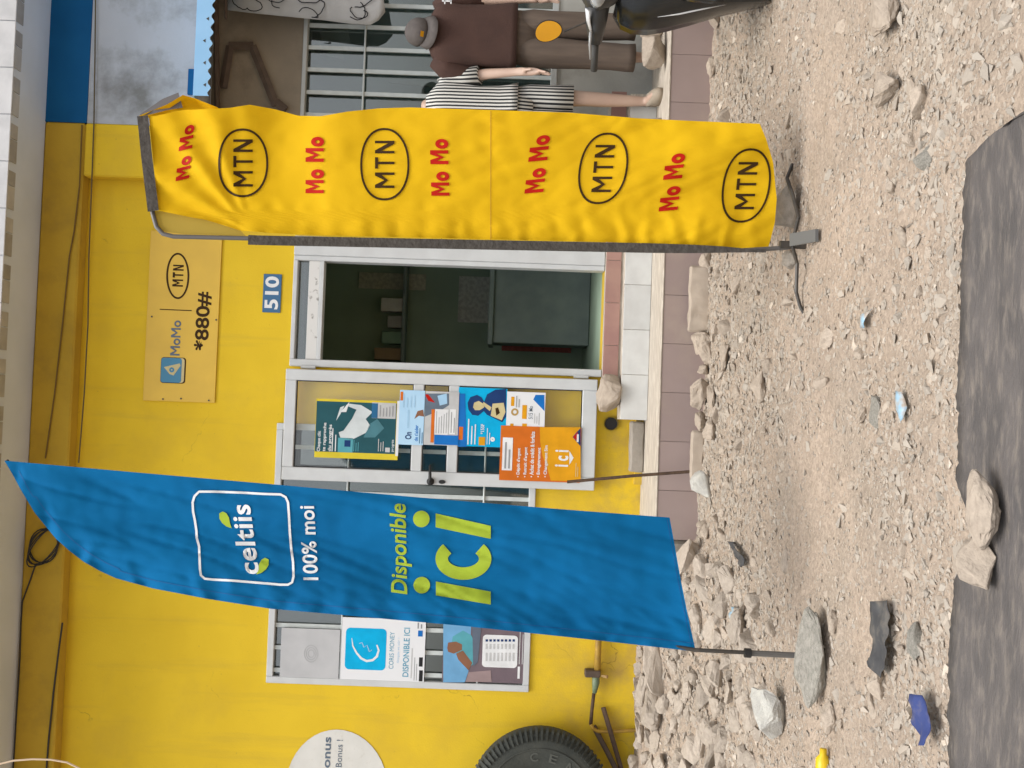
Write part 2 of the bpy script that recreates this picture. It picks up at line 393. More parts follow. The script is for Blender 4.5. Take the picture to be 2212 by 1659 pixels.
# roof slab with fascia tiles
SY = 6.88 / 1.074
roof = MB().box(XL, XR, SY + .012, 11.0, ZS, ZS + .8).build('roof', SOFF, shop)
tw = .30; x = XL; tm = None
while x < XR:
    for r_ in range(2):
        z0 = ZS - .006 + r_ * .37
        MB().bbox(x + .002, x + tw * 1.0 - .003, SY, SY + .011, z0, z0 + .366, .0025).build('tile', TILEF, roof)
    # grey squares of the mosaic strip along the underside
    for q in range(2):
        MB().box(x + q * .15 + .004, x + q * .15 + .15 - .004 - (.05 if q else .0), SY + .012, SY + .10, ZS - .006, ZS - .0005).build('mosaic_tile', TILEG, roof)
    # small grey diamonds in the tile pattern
    x += tw
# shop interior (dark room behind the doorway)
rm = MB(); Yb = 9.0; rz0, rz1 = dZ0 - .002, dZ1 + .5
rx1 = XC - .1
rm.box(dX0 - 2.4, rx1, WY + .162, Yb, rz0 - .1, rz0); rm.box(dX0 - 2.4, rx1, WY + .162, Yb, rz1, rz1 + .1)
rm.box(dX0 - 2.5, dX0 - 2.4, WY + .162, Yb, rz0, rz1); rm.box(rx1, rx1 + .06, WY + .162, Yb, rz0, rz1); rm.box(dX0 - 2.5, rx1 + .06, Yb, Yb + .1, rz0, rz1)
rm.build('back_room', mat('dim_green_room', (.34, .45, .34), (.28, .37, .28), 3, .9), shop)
# door frame
jw = .05
df = thing('door_frame', (dX0, WY, dZ0), None, None); df.parent = shop; df.location = Vector((dX0, WY, dZ0)) - ORG[shop]
MB().bbox(dX0, dX0 + .05, WY - .03, WY + .10, dZ0, dZ1, .004).build('jamb', ALU, df)
jX = at(965, 574, WY).x
MB().bbox(jX + .035, dX1, WY - .03, WY + .10, dZ0, dZ1, .004).build('jamb', ALU, df)
MB().bbox(jX, jX + .0345, WY - .022, WY + .09, dZ0, dZ1, .004).build('jamb_trim', ALU, df)
MB().bbox(dX0 + .0505, jX - .0005, WY - .029, WY + .10, dZ1 - .03, dZ1 - .001, .003).build('head', ALU, df)
tz0, tz1 = at(697, 690, WY).z, at(664, 690, WY).z
MB().bbox(dX0 + .0505, jX - .0005, WY - .012, WY + .08, tz0 + .03, tz1, .003).build('transom_bar', ALUS, df)
MB().bbox(dX0 + .0505, jX - .0005, WY - .02, WY + .06, tz0, tz0 + .029, .003).build('transom_lip', ALU, df)
MB().box(dX0 + .051, jX - .001, WY + .03, WY + .035, tz1, dZ1 - .03).build('transom_pane', GLASS_D, df)
MB().bbox(dX0 + .051, jX - .001, WY + .04, WY + .07, tz1 + .03, tz1 + .05, .003).build('track', ALUG, df)
for hx in (668, 1255):
    z_ = at(hx, 798, WY).z
    MB().tube([(dX0 - .004, WY - .036, z_ - .05), (dX0 - .004, WY - .036, z_ + .05)], .012, 8).build('hinge', ALU, df)
# open door leaf, folded back against the wall
LY = 6.915
lX0, lX1, lZ0, lZ1 = span(612, 1288, 1048, 808, LY)
leaf = thing('door', (lX0, LY, lZ0), None, None); leaf.parent = shop; leaf.location = Vector((lX0, LY, lZ0)) - ORG[shop]
st = .088
MB().bbox(lX0, lX0 + st, LY, LY + .045, lZ0, lZ1, .005).build('stile', ALU, leaf)
MB().bbox(lX1 - .075, lX1, LY, LY + .045, lZ0, lZ1, .005).build('stile', ALU, leaf)
MB().bbox(lX0 + st, lX1 - .075, LY + .002, LY + .043, lZ0, lZ0 + .10, .005).build('bottom_rail', ALU, leaf)
MB().bbox(lX0 + st, lX1 - .075, LY + .002, LY + .043, lZ1 - .075, lZ1, .005).build('top_rail', ALU, leaf)
mz = []
for a, b_ in ((890, 913), (967, 990)):
    z1_, z0_ = at(a, 930, LY).z, at(b_, 930, LY).z; mz.append((z0_, z1_))
    MB().bbox(lX0 + st, lX1 - .075, LY + .003, LY + .042, z0_, z1_, .005).build('middle_rail', ALU, leaf)
for a, b_ in ((mz[0][1], lZ1 - .075), (mz[1][1], mz[0][0]), (lZ0 + .10, mz[1][0])):
    MB().box(lX0 + st, lX1 - .075, LY + .02, LY + .025, a, b_).build('pane', GLASS, leaf)
    gk = MB(); t_ = .007
    for (c0, c1, e0, e1) in ((lX0 + st, lX0 + st + t_, a, b_), (lX1 - .075 - t_, lX1 - .075, a, b_), (lX0 + st + t_, lX1 - .075 - t_, a, a + t_), (lX0 + st + t_, lX1 - .075 - t_, b_ - t_, b_)):
        gk.box(c0, c1, LY + .012, LY + .0195, e0, e1)
    gk.build('gasket', BLACK, leaf)
hd = at(930, 1040, LY)
hh = MB(); hh.tube([(hd.x, LY, hd.z), (hd.x, LY - .012, hd.z)], .026, 14); hh.tube([(hd.x, LY - .01, hd.z), (hd.x, LY - .05, hd.z), (hd.x + .02, LY - .055, hd.z), (hd.x + .115, LY - .05, hd.z + .004)], [.011, .011, .012, .009], 8)
hh.build('handle', BLACK, leaf, smooth=True)
kk = at(955, 1041, LY); MB().tube([(kk.x, LY, kk.z), (kk.x, LY - .008, kk.z)], [(.014, .024), (.012, .022)], 14, flat=(1, 0, 0)).build('keyhole', BLACK, leaf)
# window with bars, behind the leaf and the blue flag
win = thing('window', (wX0, WY, wZ0), None, None); win.parent = shop  ; win.location = Vector((wX0, WY, wZ0)) - ORG[shop]
ft = .045
fr = MB(); fr.bbox(wX0, wX0 + ft, WY - .02, WY + .05, wZ0, wZ1, .004); fr.bbox(wX1 - ft, wX1, WY - .02, WY + .05, wZ0, wZ1, .004)
fr.bbox(wX0 + ft, wX1 - ft, WY - .019, WY + .05, wZ0, wZ0 + ft, .004); fr.bbox(wX0 + ft, wX1 - ft, WY - .019, WY + .05, wZ1 - ft, wZ1, .004)
fr.build('frame', ALU, win)
MB().box(wX0 + ft, wX1 - ft, WY + .025, WY + .03, wZ0 + ft, wZ1 - ft).build('pane', GLASS_D, win)
k = 0; bx_ = wX1 - ft - .13
while bx_ > wX0 + ft:
    MB().box(bx_, bx_ + .028, WY + .001, WY + .016, wZ0 + ft, wZ1 - ft).build('bar', BARM, win); bx_ -= .152
for hx in (753, 1048):
    z_ = at(hx, 1000, WY).z; MB().tube([(wX0 + ft, WY - .006, z_), (wX1 - ft, WY - .006, z_)], .0065, 8).build('rod', BARM, win)
MB().box(wX0 - .02, wX1 - .1, WY + .163, WY + .8, wZ0 - .2, wZ0 + .002).box(wX0 - .02, wX1 + .02, WY + .24, WY + .28, wZ0, wZ1 + .2).build('blind_panel', mat('dim_grey_lining', (.46, .48, .49), (.38, .40, .41), 3, .9), win)
# painted white shape with lettering on the wall (bonus mural)
mp_ = []
for k in range(40):
    a = 2 * math.pi * k / 40; mp_.append((727 + 112 * math.cos(a) * (1 + .06 * math.sin(a)), 1712 + 142 * math.sin(a) - 6 * math.cos(2 * a)))
mural = wpoly(mp_[::-1], WY - .004, mat('flaking_white_paint', (.66, .66, .62), (.60, .60, .56), 6, .8, c3=(.52, .50, .44), s3=22, t3=(.58, .75)), shop, 'painted_logo')
wtext('Bonus', 697, 714, 1677, 1592, WY - .006, INK_SL, mural, .02); wtext('Bonus !', 726, 739, 1657, 1598, WY - .006, INK_SL, mural, .0)
# drain hole
dh = at(1320, 915, WY); MB().tube([(dh.x, WY - .02, dh.z), (dh.x, WY + .05, dh.z)], .048, 18, cap=False).build('drain_pipe', mat('grey_pvc', (.10, .11, .12)), shop, smooth=True)
MB().tube([(dh.x, WY - .004, dh.z), (dh.x, WY + .05, dh.z)], .043, 18).build('drain_mouth', BLACK, shop)
# threshold: red tiles, white tiles
thr = thing('door_step', (dX0, 6.75, TZ), None, None); thr.parent = shop; thr.location = Vector((dX0, 6.75, TZ)) - ORG[shop]
zw1 = at(1346, 715, 6.76).z; sx1 = dX1 + 1.0
sx0 = at(1365, 907, 6.76).x
MB().box(sx0 + .001, sx1, 6.766, WY, TZ - .01, zw1 - .002).build('step_core', CEM, thr)
MB().box(lX1 - .06, sx1, WY - .10, WY + .16, zw1 - .003, dZ0 - .003).build('sill_core', CEM, thr)
x = sx0
while x < sx1 - .1:
    MB().bbox(x + .0015, x + .30 - .0015, 6.758, 6.7655, TZ + .002, zw1, .0015).build('white_tile', TILEW, thr); x += .30
x = lX1 - .055
while x < sx1 - .1:
    MB().bbox(x + .0015, x + .29 - .0015, WY - .108, WY - .1005, zw1 + .012, dZ0 - .001, .0015).build('red_tile', TILER, thr); x += .29
MB().box(lX0 + .05, lX1 - .06, WY - .06, WY, TZ, TZ + .05).build('wall_foot', YEL, thr)

# ---- neighbour's shop to the right
nb = thing('clothes_shop', (XC, WY, 0), 'neighbouring clothes shop with blue and stained white wall above a barred window', 'shop')
zb0 = at(193, 130, BY).z; zaw = at(428, 100, BY).z
MB().box(XC + .001, XR, BY + .004, WY + .16, zb0, ZS).build('blue_band', BLUEW, nb)
MB().box(XC + .001, XR, BY + .010, WY + .16, zaw - .015, zb0 - .001).build('upper_wall', WHITEW, nb)
NY = 7.16
nwX0, nwX1 = at(900, 300, NY).x, XR - 2.2; nwZ1, nwZ0 = at(655, 100, NY).z, at(1203, 170, NY).z
BEIGE = mat('dirty_beige_plaster', (.27, .225, .165), (.21, .175, .13), 3, .9, .2, 60, c3=(.15, .12, .09), s3=2.5)
MB().box(XC + .001, XR, NY, NY + .15, nwZ1, zaw - .016).build('lintel_wall', BEIGE, nb)
MB().box(XC + .001, XR, NY, NY + .15, -.2, nwZ0).build('lower_wall', GREYW, nb)
MB().box(XC + .001, nwX0, NY, NY + .15, nwZ0, nwZ1).build('side_wall', BEIGE, nb)
MB().box(nwX1, XR, NY, NY + .15, nwZ0, nwZ1).build('side_wall', BEIGE, nb)
nw = thing('window', (nwX0, NY, nwZ0), None, None); nw.parent = nb; nw.location = Vector((nwX0, NY, nwZ0)) - ORG[nb]
MB().bbox(nwX0, nwX1, NY - .015, NY + .05, nwZ0, nwZ0 + .045, .004).build('sill', mat('grey_frame', (.42, .44, .43), rough=.5), nw)
MB().bbox(nwX0, nwX1, NY - .012, NY + .05, nwZ1 - .03, nwZ1, .004).build('frame', mat('grey_frame', (.42, .44, .43), rough=.5), nw)
MB().box(nwX0, nwX1, NY + .06, NY + .064, nwZ0 + .045, nwZ1 - .03).build('pane', GLASS_D, nw)
for py in (-90, -40, 10, 58, 106, 154, 203, 252):
    X_ = at(850, py, NY).x; MB().box(X_ - .014, X_ + .014, NY + .02, NY + .035, nwZ0 + .045, nwZ1 - .03).build('bar', BARM, nw)
z_ = at(787, 120, NY).z; MB().tube([(nwX0, NY + .012, z_), (nwX1, NY + .012, z_)], .007, 8).build('rod', BARM, nw)
MB().box(XC + .1, XR - 1, NY + .55, NY + .65, nwZ0 - .3, nwZ1 + .3).box(XC + .05, XC + .1, NY + .151, NY + .55, nwZ0 - .3, nwZ1 + .3).box(XC + .1, XR - 1, NY + .151, NY + .55, nwZ0 - .4, nwZ0 - .3).box(XC + .1, XR - 1, NY + .151, NY + .55, nwZ1 + .31, nwZ1 + .4).build('back_room', mat('dim_teal_room', (.36, .42, .41), (.28, .33, .32), 2, .9), nw)
for (x0, x1, y0, y1, c) in ((690, 760, 62, 100, .62), (690, 745, 108, 128, .55), (835, 1000, 165, 192, .5)):
    X0, X1, Z0, Z1 = span(x0, x1, y1, y0, NY + .3)
    MB().prism([(X0, Z0), (X1, Z0 + .03), (X1 - .03, Z1), (X0 + .04, Z1 - .02)], NY + .3, NY + .32).build('hung_garment', mat('dim_cloth_%d' % int(c * 100), (c, c, c * .95), (c * .8, c * .8, c * .75), 9, .9), nw)
# brackets below the awning: flat brown bars
br = thing('bracket', (XC, NY, 2.5), None, None); br.parent = nb; br.location = Vector((XC, NY, 2.5)) - ORG[nb]
BRW = mat('brown_bracket', (.075, .05, .035), (.10, .07, .05), 14, .8)
for pts in (((482, 190), (497, 99)), ((494, 99), (547, 99)), ((545, 99), (596, 228)), ((596, 220), (617, 238))):
    MB().tube([at(pts[0][0], pts[0][1], NY - .03), at(pts[1][0], pts[1][1], NY - .03)], [(.012, .03)] * 2, 4, flat=(0, 1, 0)).build('bar', BRW, br)
MB().tube([at(470, 250, NY - .05), at(463, -160, NY - .05)], .02, 6).build('beam', BRW, br)
# sloping awning sheet ending in a scalloped sky blue valance
AX0 = at(445, 207, 6.42).x; AX1 = AX0 + 3.2; za = at(432, 100, BY).z; zv1 = at(431, 100, 6.42).z; zv0 = at(456, 100, 6.42).z
BLA = mat('sky_blue_sheet_metal', (.22, .44, .68), (.25, .47, .71), 5, .45)
awn = MB().add([(AX0, BY + .009, za + .02), (AX1, BY + .009, za + .02), (AX1, 6.425, zv1 + .03), (AX0, 6.425, zv1 + .03), (AX0, BY + .009, za + .012), (AX1, BY + .009, za + .012), (AX1, 6.425, zv1 + .022), (AX0, 6.425, zv1 + .022)], [(0, 1, 2, 3), (7, 6, 5, 4), (0, 4, 5, 1), (2, 6, 7, 3), (0, 3, 7, 4), (1, 2, 6, 5)]).build('awning', BLA, nb)
pts = [(AX0 + 3.2 * k / 500, zv0 + .010 * math.sin(2 * math.pi * 3.2 * k / 500 / .071) + .004 * math.sin(k * .05)) for k in range(501)]
tops = [(AX0 + 3.2 * k / 40, zv1 + .02 + .006 * noise.noise(Vector((k * .6, 0, 0)))) for k in range(40, -1, -1)]
val = MB()
for k in range(500):
    (xa, z0_), (xb, z1_) = pts[k], pts[k + 1]; val.add([(xa, 6.42, z0_), (xb, 6.42, z1_), (xb, 6.42, zv1 + .025), (xa, 6.42, zv1 + .025), (xa, 6.424, z0_), (xb, 6.424, z1_), (xb, 6.424, zv1 + .025), (xa, 6.424, zv1 + .025)], [(0, 1, 2, 3), (7, 6, 5, 4), (0, 4, 5, 1), (3, 2, 6, 7)])
val.build('valance', BLA, awn)
for i in range(14):
    X_ = AX0 + .07 + i * .142; z_ = zv0 + (zv1 - zv0) * (.45 + .1 * (i % 3 - 1))
    MB().add([(X_ - .012, 6.4185, z_ - .004), (X_ + .012, 6.4185, z_ - .004), (X_, 6.4185, z_ + .014)], [(0, 1, 2)]).build('slot', DARKM, awn)
MB().box(at(415, 205, BY).x, at(415, 150, BY).x, BY - .012, BY + .009, at(424, 175, BY).z, at(407, 175, BY).z).build('blue_patch', BLUEW, nb)

# ---- terrace
ter = thing('terrace', (0, TF, 0), 'low cement terrace faced with mauve brown tiles along the shop fronts', 'terrace')
MB().box(XT, XR, TF + .012, WY + .3, -.2, TZ - .012).build('slab', CONC, ter)
MB().bbox(XT, XR, TF - .004, WY - .0, TZ - .012, TZ, .004).build('cement_top', CEM, ter)
x = XT
while x < 4.4:
    MB().bbox(x + .001, x + .30 - .001, TF + .0, TF + .012, -.12, TZ - .0125, .0015).build('tile', TILEB, ter); x += .30
cb = MB().bbox(XT - .78, XT - .01, TF + .05, TF + .22, -.05, .17, .02).build('concrete_kerb', CONC, None, (XT - .4, TF + .13, 0)); tag(cb, 'low cracked concrete kerb continuing left from the tiled terrace', 'kerb')

# ---- cables on the wall
def cable(name, pts, Y, r, label, material=BLACK):
    p = [at(a, b_, Y if len(q) == 0 else q[0]) for a, b_, *q in pts]
    o = MB().tube(p, r, 6).build(name, material, None, p[0]); return tag(o, label, 'cable')
cable('wire', [(207, -60), (205, 130), (203, 260), (198, 400), (192, 553), (190, 700), (182, 850), (170, 1000)], BY - .012, .0045, 'thin dark wire crossing the white and yellow walls below the roof', mat('grey_brown_cable', (.10, .075, .03)))
cable('wire', [(177, 270), (172, 400), (160, 500), (150, 553), (135, 700), (118, 850), (98, 990)], BY - .012, .005, 'thin brown cable slanting across the yellow beam', mat('ochre_cable', (.15, .09, .015)))
cable('wire', [(135, 1345), (125, 1420), (115, 1500), (105, 1600), (99, 1680), (90, 1800)], BY - .012, .006, 'black cable drooping along the foot of the yellow beam', BLACK)
cable('wire', [(76, 1222), (62, 1262), (48, 1300), (45, 1350), (43, 1420), (38, 1500), (32, 1600), (27, 1680), (20, 1800)], BY - .015, .005, 'thin black cable running from the coil along the soffit corner', BLACK)
cable('wire', [(-20, 1655, 3.0), (30, 1643, 3.0), (70, 1640, 3.0), (110, 1641, 3.0), (145, 1647, 3.0), (172, 1660, 3.0), (195, 1685, 3.0), (230, 1760, 3.0)], 3.0, .0028, 'pale beige cord hanging free in a loop before the yellow wall', mat('beige_cord', (.60, .47, .33)))
cc = at(92, 1180, BY - .03); cl = MB()
for q in range(5):
    pts = []
    for k in range(25):
        a = 2 * math.pi * k / 24; pts.append((cc.x + (.115 + .006 * q - .012 * (q % 2)) * math.cos(a + .2 * q), BY - .014 - .007 * q, cc.z + (.095 + .004 * q) * math.sin(a) - .004 * q))
    cl.tube(pts, .0042, 6, cap=False)
o = cl.build('cable_coil', BLACK, None, (cc.x, BY, cc.z)); tag(o, 'coil of thin black cable hung high on the yellow wall', 'cable')

# ---- wall signs
def plate(name, xt, xb, yl, yr, Y, th, material, label, cat):
    X0, X1, Z0, Z1 = span(xt, xb, yl, yr, Y)
    return tag(MB().bbox(X0, X1, Y, Y + th, Z0, Z1, .0015).build(name, material, None, ((X0 + X1) / 2, Y, Z0)), label, cat)
SGN = mat('sign_yellow', (.70, .46, .048), (.63, .41, .045), 4, .5)
sg = plate('sign_board', 317, 472, 868, 500, WY - .012, .010, SGN, 'yellow sign board with oval logo and *880# code high on wall', 'sign')
sy = WY - .0135
wring(384, 596, 23, 48, 4, sy, INK_BR, sg); wtext('MTN', 373, 396, 619, 572, sy, INK_BR, sg, .025)
wpoly([(345, 667), (345, 669), (414, 672), (414, 670)], sy, INK_BR, sg); wtext('MoMo', 369, 390, 768, 692, sy, INK_SL, sg, .015)
wtext('*880#', 421, 455, 757, 630, sy, INK_BR, sg, .02)
wrect(347, 401, 828, 772, sy, INK_BR, sg, r=.02); wrect(348, 398, 826.5, 773, sy - .0008, INK_CR, sg, r=.02); wrect(347.5, 392, 826.5, 773, sy - .0016, mat('ink_sign_blue', (.06, .22, .36)), sg, r=.018)
wpoly([(354, 793), (388, 785), (390, 790), (375, 811), (366, 808), (360, 800)], sy - .0024, INK_CR, sg)
wring(371, 799, 3.5, 3.5, 4, sy - .003, mat('ink_sign_blue', (.06, .22, .36)), sg)
for (a, b_) in ((328, 684), (467, 691), (352, 862), (391, 861), (451, 865)):
    p = at(a, b_, sy); MB().tube([(p.x, sy, p.z), (p.x, sy - .003, p.z)], .006, 8).build('screw', DARKM, sg)
pl = plate('number_plate', 568, 607, 675, 592, WY - .008, .006, mat('enamel_blue', (.03, .12, .25), rough=.35), 'small blue house number plate 510 beside the doorway', 'number plate')
wtext('510', 572, 602, 668, 597, WY - .0095, INK_W, pl, .03)

# ---- posters
def poster(xt, xb, yl, yr, Y, material, label):
    X0, X1, Z0, Z1 = span(xt, xb, yl, yr, Y)
    return tag(MB().box(X0, X1, Y, Y + .0006, Z0, Z1).build('poster', material, None, ((X0 + X1) / 2, Y, Z0)), label, 'poster')
def scribble_lines(x0, x1, yl, yr, nrow, Y, material, parent, h=.5):
    for i in range(nrow):
        xx = x0 + (x1 - x0) * (i + .5) / nrow; hw = (x1 - x0) / nrow * h / 2
        wrect(xx - hw, xx + hw, yl, yr + (i * 7919 % 5) / 5 * (yl - yr) * .35, Y, material, parent, 'text_line')
PY = LY - .003
p1 = poster(681, 861, 991, 864, PY, INK_Y, 'dark teal poster with yellow border taped to the glass door')
wrect(856, 862, 985, 866, PY - .0008, INK_W, p1)
wrect(682, 855, 978, 869, PY - .001, INK_T, p1)
for i, t in enumerate(('Chaque clic', 'te rapproche', 'du progrès')): wtext(t, 685 + i * 12, 694 + i * 12, 975, 975 - (44, 62, 58)[i], PY - .002, INK_W, p1, .02)
wpoly([(725, 912), (735, 945), (760, 950), (790, 935), (800, 920), (790, 905), (805, 890), (780, 875), (755, 872), (735, 880)], PY - .002, ink('shirt_white', (.60, .66, .67)), p1)
wpoly([(722, 915), (728, 935), (742, 930), (760, 905), (770, 885), (745, 875), (735, 895)], PY - .0028, INK_T, p1)
wpoly([(736, 890), (755, 868), (748, 890)], PY - .0032, INK_W, p1)
wpoly([(785, 945), (800, 915), (815, 905), (830, 925), (810, 945)], PY - .002, ink('dim_teal', (.07, .20, .24)), p1)
wrect(730, 762, 977, 946, PY - .002, INK_T2, p1); wrect(744, 757, 965, 951, PY - .003, INK_N, p1)
wrect(803, 855, 904, 870, PY - .002, INK_GY, p1); wrect(803, 816, 903, 871, PY - .003, INK_MB, p1)
scribble_lines(715, 728, 975, 925, 2, PY - .002, INK_W, p1, .3); wtext('progrès', 845, 852, 976, 950, PY - .002, INK_W, p1); wrect(832, 842, 977, 967, PY - .002, INK_GY, p1)
p2 = poster(862, 916, 961, 843, PY - .004, mat('paper_pale_blue', (.42, .64, .82), (.36, .58, .78), 5, .5), 'pale blue notice with the word On taped over the door rail')
wtext('On', 875, 889, 949, 933, PY - .005, INK_N, p2, .03); wtext("de t'aider", 895, 903, 953, 918, PY - .005, INK_B, p2, .02); wrect(865, 871, 865, 846, PY - .005, INK_O, p2)
scribble_lines(876, 888, 925, 885, 1, PY - .005, INK_P, p2, .3)
wpoly([(895, 905), (905, 898), (916, 900), (914, 885), (902, 888)], PY - .005, INK_S, p2)
p3 = poster(917, 990, 962, 846, PY - .0045, INK_GY, 'small blue and white price leaflet behind clear film on the door')
wpoly([(918, 900), (918, 850), (970, 850), (970, 875), (955, 885), (930, 895)], PY - .0055, INK_SL, p3); wpoly([(918, 852), (925, 852), (940, 870), (925, 866)], PY - .006, INK_R, p3); wpoly([(945, 855), (965, 850), (966, 872), (950, 876)], PY - .006, INK_P, p3)
wrect(931, 938, 956, 884, PY - .006, INK_O, p3); wrect(938, 990, 961, 940, PY - .006, INK_B, p3); wrect(939, 968, 939, 884, PY - .006, INK_W, p3); wrect(971, 984, 938, 884, PY - .006, INK_W, p3)
scribble_lines(940, 967, 936, 888, 5, PY - .0068, INK_G, p3, .25); scribble_lines(972, 984, 935, 890, 2, PY - .0068, INK_G, p3, .3)
p4 = poster(989, 1094, 965, 838, PY, INK_C, 'bright blue advert poster with person holding banknotes on door glass')
wpoly([(989, 965), (989, 850), (1005, 850), (1008, 965)], PY - .001, INK_B, p4); wrect(991, 1000, 950, 922, PY - .0018, INK_O, p4)
wpoly([(1012, 885), (1010, 870), (1016, 858), (1030, 853), (1040, 858), (1046, 868), (1052, 852), (1070, 842), (1093, 840), (1093, 900), (1085, 912), (1070, 905), (1052, 896), (1045, 888), (1033, 898), (1020, 896)], PY - .0018, INK_N, p4)
wpoly([(1022, 880), (1024, 870), (1034, 866), (1044, 872), (1046, 880), (1036, 886), (1026, 886)], PY - .0026, INK_CR, p4); wpoly([(1044, 868), (1062, 880), (1058, 888), (1044, 876)], PY - .0026, INK_CR, p4)
wpoly([(1064, 872), (1088, 870), (1092, 890), (1084, 908), (1060, 898)], PY - .003, INK_CR, p4); wpoly([(1070, 882), (1076, 880), (1080, 892), (1072, 898)], PY - .0036, INK_BR, p4)
scribble_lines(1008, 1030, 960, 905, 3, PY - .002, INK_W, p4, .35); wtext('*155F', 1038, 1046, 938, 916, PY - .002, INK_W, p4, .02); wrect(1034, 1048, 962, 944, PY - .002, INK_A, p4); wring(1064, 949, 3, 3, 4, PY - .002, INK_W, p4)
p5 = poster(1094, 1177, 945, 847, PY - .002, mat('paper_white', (.70, .72, .74), rough=.5), 'white leaflet with amber boxes and blue corner on door glass')
for (a, b_, c, d) in ((1104, 1111, 877, 857), (1128, 1138, 905, 875), (1102, 1109, 925, 915), (1128, 1138, 925, 915)): wrect(a, b_, c, d, PY - .003, INK_A, p5)
wring(1112, 890, 6, 6, 4, PY - .003, ink('ochre', (.45, .30, .10)), p5); wtext('515 Mo', 1142, 1151, 905, 877, PY - .003, INK_SL, p5, .01)
wpoly([(1152, 863), (1157, 853), (1176, 853), (1176, 888)], PY - .003, INK_B, p5); wrect(1164, 1165.2, 918, 892, PY - .003, INK_G, p5)
p6 = poster(1080, 1254, 1040, 922, PY - .006, INK_O, 'orange services poster reading ici on the door')
wpoly([(1166, 922.5), (1254, 923), (1254.5, 1039), (1190, 1038), (1182, 1010), (1172, 985), (1167, 955)], PY - .007, INK_A, p6)
for i, (t, yr, xx) in enumerate((("• Dépôt d'argent", 968, 1120), ("• Retrait d'argent", 966, 1135), ('• Achat de crédit & forfaits', 932, 1149), ('• Enregistrement', 967, 1164), ('• Changement Sim', 962, 1179))):
    wtext(t, xx - 4, xx + 5, 1031, yr, PY - .008, INK_W, p6, .025)
wrect(1085, 1107, 1016, 945, PY - .008, INK_W, p6); scribble_lines(1088, 1104, 1012, 955, 2, PY - .009, INK_G, p6, .45)
wtext('i c i', 1199, 1228, 1008, 972, PY - .008, INK_W, p6, .03); wpoly([(1230, 974), (1239, 989), (1230, 1004)], PY - .008, INK_W, p6)
wpoly([(1237, 944), (1247, 932), (1254, 925), (1254, 964)], PY - .008, INK_N, p6); wpoly([(1238, 944), (1248, 933), (1249, 955)], PY - .009, INK_R, p6); wrect(1246, 1250, 955, 938, PY - .0098, INK_W, p6)
# posters in the window
QY = WY - .016
q1 = poster(606, 733, 1464, 1358, QY, mat('silver_paper', (.48, .49, .50), (.42, .43, .44), 6, .5), 'blank silver grey sheet with faint emblem inside the window')
for rr in (8, 13, 18): wring(672, 1412, rr * .8, rr, 2, QY - .001, INK_G if rr == 99 else ink('faint_grey', (.42, .43, .44)), q1)
q2 = poster(737, 918, 1474, 1336, QY - .002, mat('paper_white', (.70, .72, .74), rough=.5), 'white CORIS MONEY poster with cyan square in the window')
wrect(746, 834, 1447, 1357, QY - .003, ink('bright_cyan', (.0, .42, .75)), q2, r=.03)
cpts = [(793 + 32 * math.cos(a) * (1.0), 1402 + 29 * math.sin(a)) for a in [R(150 - 250 * k / 24) for k in range(25)]]
cp = [(760, 1378), (762, 1395), (770, 1410), (780, 1422), (792, 1428), (805, 1426), (814, 1418), (818, 1405), (814, 1393)]
v, f = strokeline(cp, [1, 3, 4, 5, 5, 5, 5, 4, 3]); MB().add([at(a, b_, QY - .004) for a, b_ in v], f).build('printed_line', INK_W, q2)
v, f = strokeline([(776, 1390), (782, 1388), (786, 1398), (793, 1394), (798, 1408), (803, 1404)], 2); MB().add([at(a, b_, QY - .004) for a, b_ in v], f).build('printed_line', INK_P, q2)
wtext('CORIS MONEY', 841, 851, 1445, 1365, QY - .003, ink('soft_cyan', (.12, .36, .50)), q2, 0); wtext('Simple et sûr !', 858, 864, 1432, 1378, QY - .003, INK_P, q2); wtext('DISPONIBLE ICI', 871, 884, 1462, 1356, QY - .003, ink('soft_cyan', (.12, .36, .50)), q2, .015)
for (a, b_, c, d) in ((905, 913, 1440, 1420), (905, 913, 1472, 1448)): wrect(a, b_, c, d, QY - .003, INK_K, q2)
scribble_lines(893, 902, 1470, 1420, 2, QY - .003, INK_G, q2, .3); wrect(903, 913, 1375, 1362, QY - .003, INK_B, q2); scribble_lines(900, 914, 1358, 1345, 2, QY - .003, INK_G, q2, .4)
q3 = poster(957, 1136, 1474, 1334, QY - .002, ink('mauve_print', (.17, .13, .15)), 'photo poster of a person with raised arms and price panel in the window')
wpoly([(957.5, 1334.5), (1000, 1334.5), (1018, 1350), (1015, 1420), (1012, 1450), (1004, 1474), (957.5, 1474)], QY - .003, ink('print_sky', (.16, .38, .62)), q3)
wpoly([(975, 1395), (978, 1375), (1000, 1362), (1018, 1372), (1030, 1400), (1028, 1430), (1015, 1440), (995, 1430), (990, 1415)], QY - .0036, INK_T2, q3)
wpoly([(966, 1400), (968, 1388), (985, 1386), (998, 1392), (998, 1404), (980, 1412), (968, 1408)], QY - .0042, INK_S, q3); wpoly([(985, 1412), (1000, 1405), (1020, 1432), (1012, 1448), (990, 1425)], QY - .0042, INK_S, q3)
wpoly([(1020, 1350), (1040, 1352), (1032, 1430), (1022, 1440)], QY - .0042, ink('denim', (.12, .15, .20)), q3)
wpoly([(1012, 1452), (1060, 1448), (1062, 1473), (1006, 1473)], QY - .004, ink('mauve_light', (.32, .24, .24)), q3)
wrect(1042, 1118, 1442, 1372, QY - .005, INK_W, q3, r=.025)
